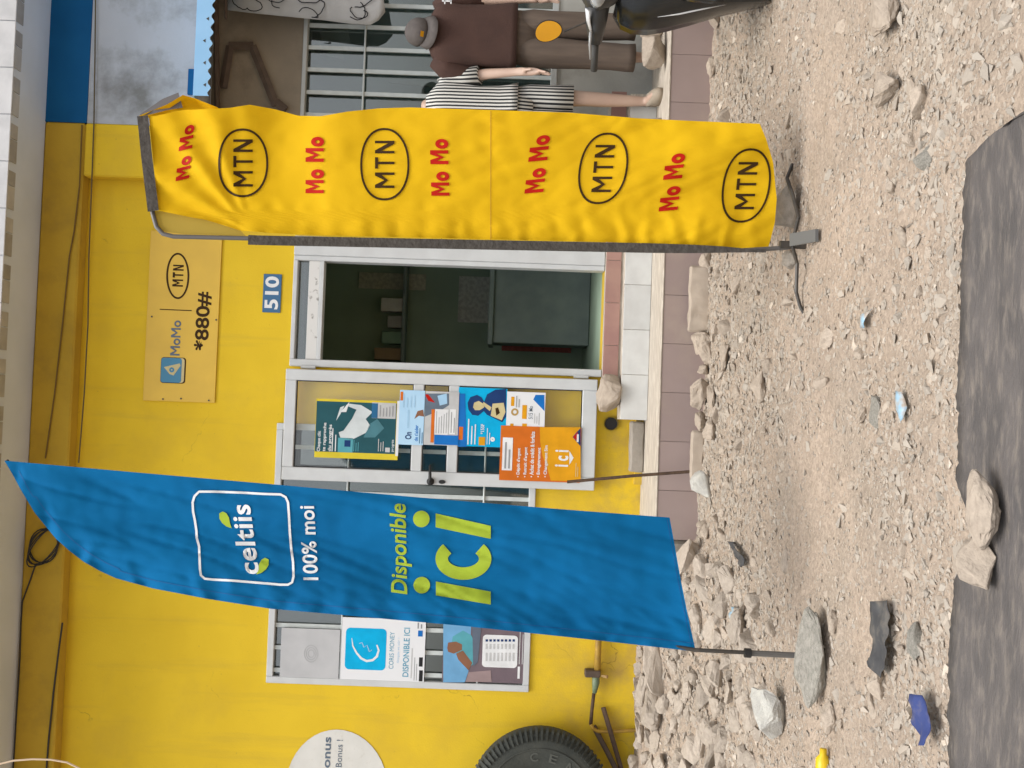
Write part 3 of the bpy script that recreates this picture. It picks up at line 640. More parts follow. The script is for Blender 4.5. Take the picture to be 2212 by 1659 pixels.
for i in range(8):
    wrect(1049 + i * 8.3, 1054 + i * 8.3, 1386, 1381, QY - .006, INK_N, q3, 'table_mark'); wrect(1049 + i * 8.3, 1053 + i * 8.3, 1402, 1391, QY - .006, INK_GY, q3, 'table_mark')
    wrect(1049 + i * 8.3, 1053 + i * 8.3, 1428, 1410, QY - .006, INK_GY, q3, 'table_mark')
wrect(1118, 1123, 1466, 1440, QY - .005, INK_W, q3)

for (x0, x1, yl, yr, nr_, Yq, mm, pp_) in ((762, 776, 975, 950, 3, PY - .0032, INK_T2, p1), (815, 830, 975, 948, 3, PY - .0032, INK_GY, p1), (818, 852, 900, 875, 5, PY - .0036, INK_G, p1), (904, 914, 958, 925, 2, PY - .0055, INK_MB, p2), (868, 900, 880, 850, 4, PY - .0055, INK_P, p2), (1050, 1060, 960, 925, 2, PY - .003, INK_W, p4), (1113, 1124, 880, 855, 2, PY - .0045, INK_G, p5), (1152, 1162, 915, 893, 2, PY - .0045, INK_GY, p5), (1242, 1250, 1030, 1000, 2, PY - .0085, INK_CR, p6), (886, 892, 1465, 1400, 1, QY - .0036, INK_GY, q2), (1120, 1132, 1435, 1345, 2, QY - .0036, INK_GY, q3)):
    scribble_lines(x0, x1, yl, yr, nr_, Yq, mm, pp_, .3)
# ---- things inside the shop
IY = 8.985
def iposter(xt, xb, yl, yr, c, label):
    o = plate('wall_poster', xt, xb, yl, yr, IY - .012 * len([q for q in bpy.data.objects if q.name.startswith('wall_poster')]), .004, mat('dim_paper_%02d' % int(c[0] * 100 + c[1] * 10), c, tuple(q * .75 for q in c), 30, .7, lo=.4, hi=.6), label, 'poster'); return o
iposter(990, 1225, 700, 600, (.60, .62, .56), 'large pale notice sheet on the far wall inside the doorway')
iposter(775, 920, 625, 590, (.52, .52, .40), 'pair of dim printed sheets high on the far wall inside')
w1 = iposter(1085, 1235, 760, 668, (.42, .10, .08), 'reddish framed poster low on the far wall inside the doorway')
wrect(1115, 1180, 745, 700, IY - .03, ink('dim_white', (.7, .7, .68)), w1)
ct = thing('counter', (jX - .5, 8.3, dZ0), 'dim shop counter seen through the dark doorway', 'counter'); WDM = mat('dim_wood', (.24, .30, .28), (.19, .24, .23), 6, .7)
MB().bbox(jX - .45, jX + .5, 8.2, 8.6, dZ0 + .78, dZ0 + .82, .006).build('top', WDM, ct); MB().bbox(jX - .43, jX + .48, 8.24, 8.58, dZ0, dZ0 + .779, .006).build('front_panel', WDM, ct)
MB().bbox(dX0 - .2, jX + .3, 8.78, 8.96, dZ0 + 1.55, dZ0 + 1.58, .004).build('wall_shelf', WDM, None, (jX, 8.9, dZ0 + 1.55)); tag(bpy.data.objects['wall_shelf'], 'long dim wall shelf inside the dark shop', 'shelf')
rb = random.Random(11)
for k, lab in enumerate(('pale carton on the dim shelf end inside the shop', 'squat brown box on the dim shelf inside the shop', 'tall greenish packet standing on the dim inside shelf', 'wide grey carton on the dim inside shelf', 'small white box on the dim inside shelf')):
    x_ = dX0 + .02 + k * .14; h_ = rb.uniform(.10, .24); c = ((.6, .6, .52), (.35, .25, .15), (.25, .4, .3), (.4, .4, .4), (.7, .7, .68))[k]
    o = MB().bbox(x_, x_ + rb.uniform(.08, .125), 8.80, 8.92, dZ0 + 1.5802, dZ0 + 1.58 + h_, .004).build('carton', mat('carton_%d' % k, c, tuple(q * .8 for q in c), 8, .8), None, (x_ + .05, 8.86, dZ0 + 1.58)); tag(o, lab, 'box')
# ================================================================== FLAGS
def fabric_thing(name, fn, gridpts, nr, nc, material, parent, pname='fabric'):
    v = [fn(x, y) for x, y in gridpts]
    f = [(i * nc + j, i * nc + j + 1, (i + 1) * nc + j + 1, (i + 1) * nc + j) for i in range(nr - 1) for j in range(nc - 1)]
    return MB().add(v, f).build(pname, material, parent, smooth=True)
def fprint(fn, pts, faces, material, parent, L=14, lift=.004, name='lettering'):
    p, f = refine(pts, faces, L)
    return MB().add([fn(a, b_, lift) for a, b_ in p], f).build(name, material, parent, smooth=True)
def ftext(fn, body, cx, cy, hx, wy, material, parent, bold=.02, shear=0, skew=0.0, fan=0.0, space=1.0):
    """lettering centred on photo (cx, cy), hx tall (photo x) and wy wide (photo y); skew tilts the line"""
    p, f = glyphs(body, bold, shear, space)
    q = [(cx - b_ * hx + a * wy * skew, cy - a * wy + b_ * hx * fan) for a, b_ in p]
    return fprint(fn, q, f, material, parent)
def ridge(across, along, wa, wl, seed):
    return max(0, 1 - 3.2 * abs(noise.noise(Vector((across / wa, along / wl, seed))))) ** 1.5
# ---- yellow banner
YB = gnd(1738, 515).y
FYEL = mat('yellow_banner_cloth', (.80, .50, .010), (.76, .465, .010), 3, .75, .08, 260, transl=.22, spec=.12)
yl_edge = [(320, 470), (345, 498), (420, 504), (535, 508), (760, 513), (1000, 518), (1250, 523), (1500, 531), (1600, 536), (1680, 543)]      # pole side
yr_edge = [(300, 250), (330, 251), (395, 238), (440, 236), (500, 233), (545, 226), (600, 236), (650, 250), (700, 251), (760, 241), (830, 234), (900, 232), (1060, 237), (1250, 243), (1400, 255), (1500, 260), (1640, 266), (1700, 268)]
def ybot(y): return lerp_tab([(262, 1639), (300, 1655), (350, 1670), (430, 1678), (480, 1674), (520, 1664), (548, 1655)], y)
def ytop(y): return lerp_tab([(230, 318), (256, 322), (455, 342), (475, 440), (500, 500), (520, 534)], y)
def yfold(x, y):
    t = (y - 235) / 300                                    # 0 free edge .. 1 pole
    d = .050 * math.exp(-((x - 640) / 130) ** 2) * (1 - t) * math.sin((x - 500) / 60)
    d += .012 * math.sin(x / 95 + 2.2 * t) * (1 - t)
    # diagonal creases running up from the pole corner
    an = math.atan2(505 - y, 545 - x) if x < 545 else 0; rd = math.hypot(505 - y, 545 - x)
    d += .0085 * math.sin(an * 19 + .8 * noise.noise(Vector((x / 90, y / 90, 0)))) * sstep(560, 480, x) * sstep(0, 120, rd) if x < 545 else 0
    # small gathers along the pole and along the seam
    d += .0065 * math.sin(x / 9 + 3 * noise.noise(Vector((x / 50, y / 60, 2)))) * max(0, t - .62) / .38
    d += .004 * math.sin(y / 7 + 2 * noise.noise(Vector((x / 40, y / 40, 5)))) * math.exp(-((x - 1062) / 22) ** 2)
    d += .010 * noise.noise(Vector((x / 120, y / 70, 1))) + .0045 * noise.noise(Vector((x / 38, y / 30, 4)))
    # long diagonal drapes near the hem
    v_ = (x - 1450) * .35 + (y - 400)
    d += .011 * math.sin(v_ / 26 + 1.2 * noise.noise(Vector((x / 130, y / 110, 9)))) * sstep(1150, 1450, x)
    d += .03 * sstep(1500, 1700, x) * math.sin((y - 260) / 300 * math.pi)
    d += .006 * ridge(x * .45 + y * .9, y * .45 - x * .9, 34, 210, 3) * (.4 + .6 * sstep(900, 1400, x)) + .005 * ridge(y, x, 20, 60, 11) * max(0, t - .55)
    return d
def YF(x, y, lift=0): return at(x, y, YB + yfold(x, y) - lift)
yf = thing('feather_flag', gnd(1738, 535), 'tall yellow banner flag printed with red and black lettering on a pole', 'flag')
nr, nc = 240, 52; gp = []
for i in range(nr):
    for j in range(nc):
        t = j / (nc - 1); x0 = 318 + (1672 - 318) * i / (nr - 1)
        y = lerp_tab(yr_edge, x0) * (1 - t) + lerp_tab(yl_edge, x0) * t
        a, b_ = ytop(y), ybot(y); s = i / (nr - 1)
        gp.append((a + (b_ - a) * s, y))
fab = fabric_thing('banner', YF, gp, nr, nc, FYEL, yf)
hm = strokeline([(1060, 239 + k * 7.3) for k in range(40)], 1.6); fprint(YF, *hm, mat('seam_yellow', (.50, .27, .01)), fab, 12, .002, 'seam')
for (cx, cy, h, w_, sk, fn_) in ((400, 330, 30, 118, .10, .25), (680, 357, 40, 123, .0, 0), (950, 362, 40, 124, -.03, 0), (1161, 355, 42, 125, .12, .1), (1452, 394, 42, 124, .14, .1)):
    ftext(YF, 'Mo', cx + w_ * .5 * -.0 - sk * w_ * .28, cy + w_ * .28, h, w_ * .42, INK_R, fab, .034, skew=sk, fan=fn_)
    ftext(YF, 'Mo', cx + sk * w_ * .28, cy - w_ * .28, h, w_ * .44, INK_R, fab, .034, skew=sk, fan=fn_)
for (cx, cy, rx, ry, sk) in ((525, 352, 52, 72, 0), (831, 355, 51, 76, 0), (1303, 364, 51, 75, -.12), (1612, 401, 50, 78, -.12)):
    v, f = ring(cx, cy, rx, ry, 4.6, 56, .92, .008); v = [(a - (b_ - cy) * -sk, b_ + (a - cx) * sk * .4) for a, b_ in v]
    fprint(YF, v, f, INK_BR, fab, 16, .004, 'oval_line')
    ftext(YF, 'MTN', cx, cy, 42, 102, INK_BR, fab, .008, skew=-sk * .8 if sk else 0)
# free corner flap that folds over behind the top bar
fl = [(300, 250), (330, 238), (360, 226), (395, 205), (420, 212), (445, 222), (470, 232)]
v = []; f = []
for i, (a, b_) in enumerate(fl):
    for j in range(5):
        t = j / 4; v.append(at(a + 26 * t + (18 * t if i < 2 else 0), b_ + (262 - b_) * t * .8, YB + .05 + .05 * math.sin(math.pi * t) + .02 * math.sin(i * 2.1)))
    if i: f += [((i - 1) * 5 + j, i * 5 + j, i * 5 + j + 1, (i - 1) * 5 + j + 1) for j in range(4)]
MB().add(v, f).build('corner_flap', FYEL, yf, smooth=True)
SLV = mat('charcoal_sleeve', (.060, .054, .048), (.085, .078, .07), 40, .85, .6, 70, spec=.15)
# top sleeve (flat band) and its turned back end
def band(pts, wd, Y0, material, name, parent, th=.012):
    v, f = strokeline(pts, wd); top = [at(a, b_, Y0 - th * .5) for a, b_ in v]; bot = [at(a, b_, Y0 + th * .5) for a, b_ in v]
    k = len(v); fs_ = list(f) + [tuple(i + k for i in q)[::-1] for q in f]
    for i in range(len(pts) - 1):
        fs_ += [(2 * i, 2 * i + k, 2 * i + 2 + k, 2 * i + 2), (2 * i + 1, 2 * i + 3, 2 * i + 3 + k, 2 * i + 1 + k)]
    fs_ += [(0, 1, 1 + k, k), (k - 2, 2 * k - 2, 2 * k - 1, k - 1)]
    return MB().add(top + bot, fs_).build(name, material, parent)
band([(308, 250), (312, 290), (317, 340), (323, 390), (328, 430), (331, 456)], 24, YB - .004, SLV, 'top_sleeve', yf, .03)
bk = [(303, 249), (325, 240), (355, 226), (390, 216)]; band(bk, [4, 14, 26, 34], YB + .07, mat('grey_lining', (.13, .125, .13)), 'sleeve_end', yf, .004)
side = [(536, 518)] + [(560 + k * 40, 519 + k * .80) for k in range(26)] + [(1612, 541), (1655, 544)]
for i, q in enumerate(side): pass
band(side, [21] * 23 + [20, 19, 17, 14, 8, 3], YB - .02, SLV, 'side_sleeve', yf, .03)
YP = [(1742, 528, 0), (1700, 535, 0), (1600, 541, 0), (1200, 532, 0), (800, 521, 0), (500, 514, 0), (420, 512, 0), (375, 511, 0), (352, 505, 0), (338, 490, 0), (330, 462, 0), (322, 400, 0), (312, 320, 0), (302, 252, 0)]
MB().tube([at(a, b_, YB + .005) for a, b_, _ in YP], .009, 8).build('pole', mat('grey_pole', (.11, .105, .10), rough=.4), yf, smooth=True)
# translucent corner where the sleeve is torn from the pole
v = [at(a, b_, YB + .012) for a, b_ in ((330, 456), (338, 485), (352, 500), (400, 506), (470, 508), (535, 514), (520, 498), (470, 478), (420, 466), (370, 457))]
MB().add(v, [tuple(range(10))]).build('torn_corner', mat('thin_yellow_cloth', (.50, .36, .05), rough=.7, transl=.4), yf)
# base: steel cross, socket plate, bent rod legs
bp0 = gnd(1738, 530); zg = hgt(bp0.x, bp0.y)
bs = MB(); a = gnd(1722, 640, .05); bs.tube([(bp0.x, bp0.y, .05), gnd(1722, 570, .045), gnd(1720, 630, .04), gnd(1728, 660, .02), gnd(1738, 680, .0)], .008, 6)
bs.build('base_leg', DARKM, yf)
MB().tube([(bp0.x, bp0.y, .05), gnd(1725, 470, .05), gnd(1712, 420, .05), gnd(1700, 385, .03), gnd(1712, 355, .0)], .008, 6).build('base_leg', DARKM, yf)
pp = [gnd(1712, 532, .07), gnd(1712, 505, .07), gnd(1768, 495, .012), gnd(1768, 522, .012)]
MB().add(pp + [p + Vector((0, 0, .012)) for p in pp], [(0, 1, 2, 3), (7, 6, 5, 4), (0, 4, 5, 1), (1, 5, 6, 2), (2, 6, 7, 3), (3, 7, 4, 0)]).build('base_plate', mat('grey_steel_plate', (.11, .115, .115), rough=.4), yf)
MB().tube([(bp0.x, bp0.y, zg - .01), (bp0.x, bp0.y, .10)], .016, 10).build('socket', DARKM, yf)

# ---- blue feather flag
BYF = gnd(1770, 1412).y
FBLU = mat('blue_flag_cloth', (.004, .145, .36), (.004, .125, .315), 3, .8, .08, 260, transl=.15, spec=.08)
SEAM = mat('dark_blue_stitching', (.003, .085, .27))
br_edge = [(10, 995), (300, 1021), (600, 1047), (900, 1074), (1200, 1099), (1447, 1118), (1510, 1124)]
bl_edge = [(10, 996), (25, 1021), (45, 1058), (75, 1108), (120, 1163), (150, 1190), (180, 1213), (215, 1233), (250, 1249), (330, 1271), (450, 1294), (585, 1315), (700, 1325), (1000, 1352), (1300, 1384), (1510, 1408)]
def bbot(y): return lerp_tab([(1115, 1446), (1170, 1456), (1250, 1470), (1330, 1486), (1407, 1503), (1412, 1504)], y)
def bfold(x, y):
    t = (y - 1000) / 380
    d = .022 * math.sin((y * .9 - x * .22) / 34 + 1.1 * noise.noise(Vector((x / 200, y / 90, 0)))) * (.35 + .65 * sstep(60, 300, x))
    d += .010 * noise.noise(Vector((x / 150, y / 60, 1))) + .003 * noise.noise(Vector((x / 30, y / 22, 5)))
    edge = max(0, 1 - (lerp_tab(bl_edge, x) - y) / 70)
    d += .008 * math.sin(x / 12 + 3 * noise.noise(Vector((x / 60, y / 60, 2)))) * edge * (1 - .5 * sstep(500, 900, x))
    d += .025 * sstep(900, 1500, x) * math.sin((y - 1100) / 300 * math.pi)
    d += .009 * ridge(y - .28 * x, x + .28 * y, 42, 300, 5) + .006 * ridge(y - .5 * x, x, 26, 120, 8) * sstep(.35, 1, t)
    return d
def BF(x, y, lift=0): return at(x, y, BYF + bfold(x, y) - lift)
bf = thing('feather_flag', gnd(1745, 1415), 'tall blue feather flag with white and lime lettering on a thin pole', 'flag')
nr, nc = 250, 46; gp = []
for i in range(nr):
    s = i / (nr - 1); s2 = s * s * .4 + s * .6
    for j in range(nc):
        t = j / (nc - 1)
        xr = 10 + (1446 - 10) * s2; xl = 10 + (1503 - 10) * s2
        x0 = xr + (xl - xr) * t
        y = lerp_tab(br_edge, x0) * (1 - t) + lerp_tab(bl_edge, x0) * t
        gp.append((x0 + (bbot(y) - (1446 + 57 * t)) * sstep(1200, 1500, x0), y))
bfab = fabric_thing('banner', BF, gp, nr, nc, FBLU, bf)
inner = []
for k in range(80):
    x_ = 26 + (1498 - 26) * (k / 79) ** 1.5; inner.append((x_ + (14 if x_ < 250 else 3), lerp_tab(bl_edge, x_) - (6 if x_ < 60 else 17)))
v, f = strokeline(inner, 1.1); fprint(BF, v, f[::1], SEAM, bfab, 14, .0025, 'stitching')
hem = [(bbot(y) - 6, y) for y in range(1122, 1400, 8)]; v, f = strokeline(hem, 1.3); fprint(BF, v, f, SEAM, bfab, 14, .0025, 'stitching')
fr_ = [(420, 1072), (416, 1085), (417, 1105), (421, 1125), (424, 1145), (425, 1162), (430, 1180), (431, 1205), (432, 1230), (434, 1243), (442, 1250), (460, 1252), (500, 1254), (560, 1259), (605, 1263), (622, 1263), (631, 1258), (634, 1245), (633, 1215), (629, 1185), (626, 1150), (624, 1110), (622, 1085), (617, 1074), (606, 1068), (570, 1067), (520, 1064), (460, 1062), (430, 1062), (420, 1072)]
v, f = strokeline(fr_, 5); fprint(BF, v, f, INK_W, bfab, 12, .004, 'logo_frame')
ftext(BF, 'celtiis', 529, 1165, 43, 150, INK_W, bfab, .022, skew=-.14, space=1.06)
ftext(BF, '100% moi', 667, 1173, 33, 160, INK_W, bfab, .02, space=1.04, skew=-.06)
ftext(BF, 'Disponible', 866, 1186, 46, 196, INK_L, bfab, .02, shear=.15, skew=-.02)
def leafshape(cx, cy, s, flip=1):
    p = [(-14, -14), (-14, -2), (-8, 8), (2, 16), (14, 20), (10, 8), (8, -4), (2, -14), (-6, -18)]
    return [(cx + a * s * flip, cy + b_ * s) for a, b_ in p], [tuple(range(9))]
fprint(BF, *leafshape(487, 1122, .95), INK_L, bfab, 10, .004, 'leaf_emblem'); fprint(BF, *leafshape(567, 1222, .95, -1), INK_L, bfab, 10, .004, 'leaf_emblem')
for (cx, cy) in ((910, 1121), (911, 1264)): fprint(BF, [(cx + 18 * math.cos(2 * math.pi * k / 24), cy + 18 * math.sin(2 * math.pi * k / 24)) for k in range(24)], [tuple(range(24))], INK_L, bfab, 12, .004)
for q in ([(941, 1109), (1060, 1136), (1060, 1164), (941, 1139)], [(941.5, 1256), (1060, 1278), (1060, 1306), (941.5, 1286)]): fprint(BF, q, [(0, 1, 2, 3)], INK_L, bfab, 12, .004)
cpt = []
for k in range(31):
    a = R(-122 + (-360 + 2 * 62) * k / 30 * -1 * -1) if False else R(238 - 296 * k / 30)
    cpt.append((1001 + 46 * math.cos(a) * 1.0, 1203 + 31 * math.sin(a)))
cpt = []
for k in range(31):
    a = R(-138 - (360 - 96) * k / 30)          # open towards the reading direction (photo up)
    cpt.append((1001 + 47 * math.cos(a), 1207 + 32 * math.sin(a) ))
v, f = strokeline(cpt, 27); fprint(BF, v, f, INK_L, bfab, 12, .004)
bpole = [at(x_, lerp_tab(bl_edge, x_) - 9, BYF + .038 + bfold(x_, lerp_tab(bl_edge, x_) - 9)) for x_ in (14, 30, 60, 100, 150, 220, 330, 450, 600, 800, 1100, 1400)]
MB().tube([*bpole, at(1500, 1404, BYF + .012), at(1560, 1407, BYF + .012), at(1640, 1411, BYF + .012), at(1725, 1416, BYF + .012)], .0075, 8).build('pole', DARKM, bf, smooth=True)
MB().tube([at(1608, 1410, BYF + .012), at(1622, 1411, BYF + .012)], .017, 10).build('pole_collar', BLACK, bf)
MB().tube([at(1622, 1411, BYF + .012), at(1728, 1416, BYF + .012)], .011, 8).build('pole_foot', mat('grey_pole', (.11, .105, .10)), bf)

# ================================================================== MANNEQUINS
SKIN = mat('mannequin_skin', (.50, .36, .28), (.45, .31, .24), 8, .45); SKINP = mat('mannequin_pale', (.55, .46, .42), rough=.5)
def body(name, root, chains, radii, material):
    """one continuous skinned figure from joint chains; joints: {key:(pos)}"""
    keys = list(radii); me = bpy.data.meshes.new(name); idx = {k: i for i, k in enumerate(keys)}
    me.from_pydata([radii[k][0] for k in keys], [(idx[a], idx[b_]) for a, b_ in chains], [])
    o = link(name, me, material, root); sm = o.modifiers.new('skin', 'SKIN'); sm.use_smooth_shade = True
    for k in keys:
        sv = me.skin_vertices[0].data[idx[k]]; sv.radius = radii[k][1] if isinstance(radii[k][1], tuple) else (radii[k][1],) * 2
        sv.use_root = k == 'pelvis'
    ss = o.modifiers.new('sub', 'SUBSURF'); ss.levels = 2; ss.render_levels = 2
    return o
def figure(root, H, armL, armR, head=False, spread=.085):
    b0 = Vector(root.location)
    P = lambda x, y, z: tuple(b0 + Vector((x, y, z * H)))
    J = {'pelvis': (P(0, 0, .53), (.12, .10)), 'waist': (P(0, 0, .62), (.11, .085)), 'chest': (P(0, 0, .71), (.125, .09)), 'collar': (P(0, 0, .785), (.055, .05)), 'neck': (P(0, -.005, .875), .045)}
    E = [('pelvis', 'waist'), ('waist', 'chest'), ('chest', 'collar'), ('collar', 'neck')]
    for s, nm, arm in ((-1, 'l', armL), (1, 'r', armR)):
        J['sh' + nm] = (P(s * .155, 0, .775), .042); J['el' + nm] = (P(*arm[0]), .038); J['wr' + nm] = (P(*arm[1]), .026); J['pa' + nm] = (P(*arm[2]), (.030, .016))
        E += [('collar', 'sh' + nm), ('sh' + nm, 'el' + nm), ('el' + nm, 'wr' + nm), ('wr' + nm, 'pa' + nm)]
        pa, wr = Vector(J['pa' + nm][0]), Vector(J['wr' + nm][0]); d = (pa - wr).normalized(); sd_ = d.cross(Vector((1, 0, 0))).normalized()
        for q in range(4):
            o1 = pa + d * .030 + sd_ * (q - 1.5) * .017; o2 = o1 + d * (.055, .065, .060, .045)[q] + Vector((.012 * -s, -.012, 0))
            J['f%d%s' % (q, nm)] = (tuple(o1), .0085); J['g%d%s' % (q, nm)] = (tuple(o2), .0065); E += [('pa' + nm, 'f%d%s' % (q, nm)), ('f%d%s' % (q, nm), 'g%d%s' % (q, nm))]
        t1 = wr + d * .025 + sd_ * .036; t2 = t1 + d * .045 + sd_ * .012
        J['t' + nm] = (tuple(t1), .010); J['u' + nm] = (tuple(t2), .007); E += [('wr' + nm, 't' + nm), ('t' + nm, 'u' + nm)]
        J['hip' + nm] = (P(s * spread, 0, .50), .085); J['kn' + nm] = (P(s * spread * 1.05, -.01, .28), .052); J['cf' + nm] = (P(s * spread * 1.08, .012, .20), .050); J['an' + nm] = (P(s * spread * 1.1, .02, .045), .032); J['to' + nm] = (P(s * spread * 1.25, -.13, .016), (.040, .022))
        E += [('pelvis', 'hip' + nm), ('hip' + nm, 'kn' + nm), ('kn' + nm, 'cf' + nm), ('cf' + nm, 'an' + nm), ('an' + nm, 'to' + nm)]
    return body('body', root, E, J, SKIN), P
MY = 6.62
def mann(name, py, label, dy=0):
    p = at(1000, py, MY + dy); return thing(name, (p.x, MY + dy, TZ), label, 'mannequin')
m1 = mann('mannequin', 78, 'headless mannequin in brown shirt and trousers with a grey cap on its neck')
zt = lambda x, y: at(x, y, MY).z
H1 = (zt(905, 78) - TZ) / .865
bd, P1 = figure(m1, H1, ((-.235, .10, .64), (-.12, .17, .55), (-.09, .175, .52)), ((.25, .02, .63), (.245, -.05, .46), (.235, -.07, .42)))
def garment(rings, sleeves, name, material, root, seed=0, amp=.006):
    mb = MB().loft(rings, 28, True, .85)
    for p_, r_ in sleeves: mb.tube(p_, r_, 14, True)
    o = mb.build(name, material, root, smooth=True)
    for v in o.data.vertices:
        c = v.co; k = noise.noise(Vector((c.x * 16, c.y * 16, c.z * 5 + seed))) * amp; d = Vector((c.x, c.y, 0))
        if d.length > .02: v.co = c + d.normalized() * k
    return o
b0 = Vector(m1.location); Z = lambda px, py=78: at(px, py, MY).z - b0.z
SHB = mat('brown_shirt_cloth', (.062, .030, .022), (.048, .023, .017), 6, .9, .3, 140); TRB = mat('taupe_trouser_cloth', (.13, .098, .075), (.10, .075, .058), 7, .9, .3, 140, stretch=(4, 4, .6))
zh = Z(1117)
garment([(b0.x, b0.y, b0.z + q[0], q[1], q[2]) for q in ((zh, .222, .145), (zh + .04, .222, .145), (zh + .18, .205, .135), (zh + .36, .205, .135), (zh + .47, .215, .13), (zh + .53, .195, .115), (zh + .565, .13, .09), (zh + .585, .075, .07))],
        [([P1(s * .16, 0, .80), P1(s * .225, .005, .76), P1(s * .238, .03, .70), P1(s * .24, .06, .65)], [.062, .075, .074, .078]) for s in (-1, 1)], 'shirt', SHB, m1, 1, .014)
em = MB(); ex, ez = at(970, 22, MY).x, at(968, 22, MY).z
MB().box(ex - .005, ex + .005, b0.y - .150, b0.y - .146, ez - .03, ez + .03).box(ex - .02, ex + .02, b0.y - .150, b0.y - .146, ez + .008, ez + .016).box(ex - .018, ex + .018, b0.y - .150, b0.y - .146, ez - .032, ez - .024).build('emblem', INK_W, m1)
zc = Z(1372)
tr = [(b0.x, b0.y, b0.z + zh + .05, .175, .125), (b0.x, b0.y, b0.z + zh - .05, .175, .105), (b0.x, b0.y + .005, b0.z + zh - .14, .13, .085)]
mb = MB().loft(tr, 24, True, .85)
for s in (-1, 1): mb.loft([(b0.x + s * q[1], b0.y + .005, b0.z + q[0], q[2], q[2] * 1.15) for q in ((zh + .02, .080, .085), (zh - .10, .088, .098), (zh - .25, .09, .095), (zh - .45, .094, .088), (zh - .62, .098, .086), (zc + .05, .102, .086), (zc, .104, .088))], 18, True)
o = mb.build('trousers', TRB, m1, smooth=True)
for v in o.data.vertices: v.co.x += .006 * noise.noise(v.co * 14); v.co.y += .010 * noise.noise(Vector((v.co.x * 18, v.co.y * 9, v.co.z * 4)))
# cap sitting tilted forward on the neck
cpz = Z(905); cp0 = b0 + Vector((0, -.02, Z(906))); Rx = Matrix.Rotation(R(38), 4, 'X') @ Matrix.Rotation(R(-12), 4, 'Z')
capm = MB(); rings = []
for k in range(7):
    a = k / 6 * math.pi / 2; rings.append((0, 0, .088 * math.sin(a) - .02, max(.092 * math.cos(a) ** .7, .004), max(.105 * math.cos(a) ** .7, .004)))
capm.loft(rings, 22)
CAPM = mat('grey_cap_cloth', (.10, .088, .082), (.08, .07, .066), 30, .9, .3, 150)
T_ = Matrix.Translation(cp0 + Vector((0, -.03, .01))) @ Rx
capm.v = [tuple(T_ @ Vector(v)) for v in capm.v]; cap = capm.build('cap', CAPM, None, cp0, smooth=True); tag(cap, 'grey baseball cap with small orange patch resting on the mannequin', 'cap')
bm_ = MB(); bv = []; n_ = 13
for k in range(n_):
    a = R(-75 + 150 * k / (n_ - 1)); sx_, cy_ = math.sin(a), math.cos(a)
    bv += [(.088 * sx_, -.098 * cy_, -.018), (.112 * sx_, -.098 * cy_ - .105 * cy_ ** .5, -.030 - .018 * sx_ ** 2)]
bfc = [(2 * k, 2 * k + 2, 2 * k + 3, 2 * k + 1) for k in range(n_ - 1)]
bm_.add([T_ @ Vector(v) for v in bv], bfc); bo = bm_.build('brim', CAPM, cap, smooth=True); bo.modifiers.new('t', 'SOLIDIFY').thickness = .004
pv = [T_ @ Vector((x_, -.104 + .02 * 0, z_)) for x_, z_ in ((-.045, .01), (-.01, .01), (-.01, .035), (-.045, .035))]
MB().add([p + Vector((0, -.004, 0)) for p in pv], [(0, 1, 2, 3)]).build('patch', INK_A, cap)
# striped mannequin
def stripes(name):
    m = mat(name, (.6, .6, .58), rough=.9); n = m.node_tree.nodes; l = m.node_tree.links
    tc = n.new('ShaderNodeTexCoord'); wv = n.new('ShaderNodeTexWave'); wv.wave_type = 'BANDS'; wv.bands_direction = 'X'; wv.inputs['Scale'].default_value = 13.5; wv.inputs['Distortion'].default_value = .35
    wv.inputs['Detail Scale'].default_value = .4
    l.new(tc.outputs['Object'], wv.inputs['Vector']); rp = n.new('ShaderNodeValToRGB'); rp.color_ramp.elements[0].position = .46; rp.color_ramp.elements[1].position = .54
    rp.color_ramp.elements[0].color = (.022, .024, .026, 1); rp.color_ramp.elements[1].color = (.62, .62, .58, 1)
    l.new(wv.outputs['Fac'], rp.inputs[0]); l.new(rp.outputs[0], n['Principled BSDF'].inputs['Base Color']); return m
STR = stripes('black_white_stripes')
m2 = mann('mannequin', 232, 'shorter mannequin in black and white striped shirt and shorts', .04)
b2 = Vector(m2.location); H2 = (zt(912, 232) - TZ) / .865
bd2, P2 = figure(m2, H2, ((-.22, .03, .62), (-.22, -.02, .48), (-.22, -.03, .44)), ((.205, -.06, .65), (.20, -.16, .50), (.19, -.19, .455)), spread=.08)
Z2 = lambda px: at(px, 232, MY).z - b2.z
zh = Z2(1118)
garment([(b2.x, b2.y, b2.z + q[0], q[1], q[2]) for q in ((zh, .168, .142), (zh + .05, .158, .134), (zh + .12, .145, .122), (zh + .25, .14, .115), (zh + .40, .155, .115), (zh + .48, .165, .11), (zh + .53, .15, .10), (zh + .57, .10, .08), (zh + .60, .065, .065))],
        [([P2(s * .13, 0, .80), P2(s * .17, .0, .77), P2(s * .19, -.02, .72), P2(s * .203, -.055, .66)], [.052, .062, .060, .062]) for s in (-1, 1)], 'shirt', STR, m2, 4, .009)
mb = MB().loft([(b2.x, b2.y, b2.z + zh + .04, .14, .115), (b2.x, b2.y, b2.z + zh - .10, .13, .085)], 24, True, .85)
for s in (-1, 1): mb.loft([(b2.x + s * q[1], b2.y, b2.z + q[0], q[2], q[2] * 1.15) for q in ((zh + .02, .07, .075), (zh - .08, .078, .085), (zh - .2, .08, .084), (Z2(1238), .084, .086))], 18, True)
mb.build('shorts', STR, m2, smooth=True)
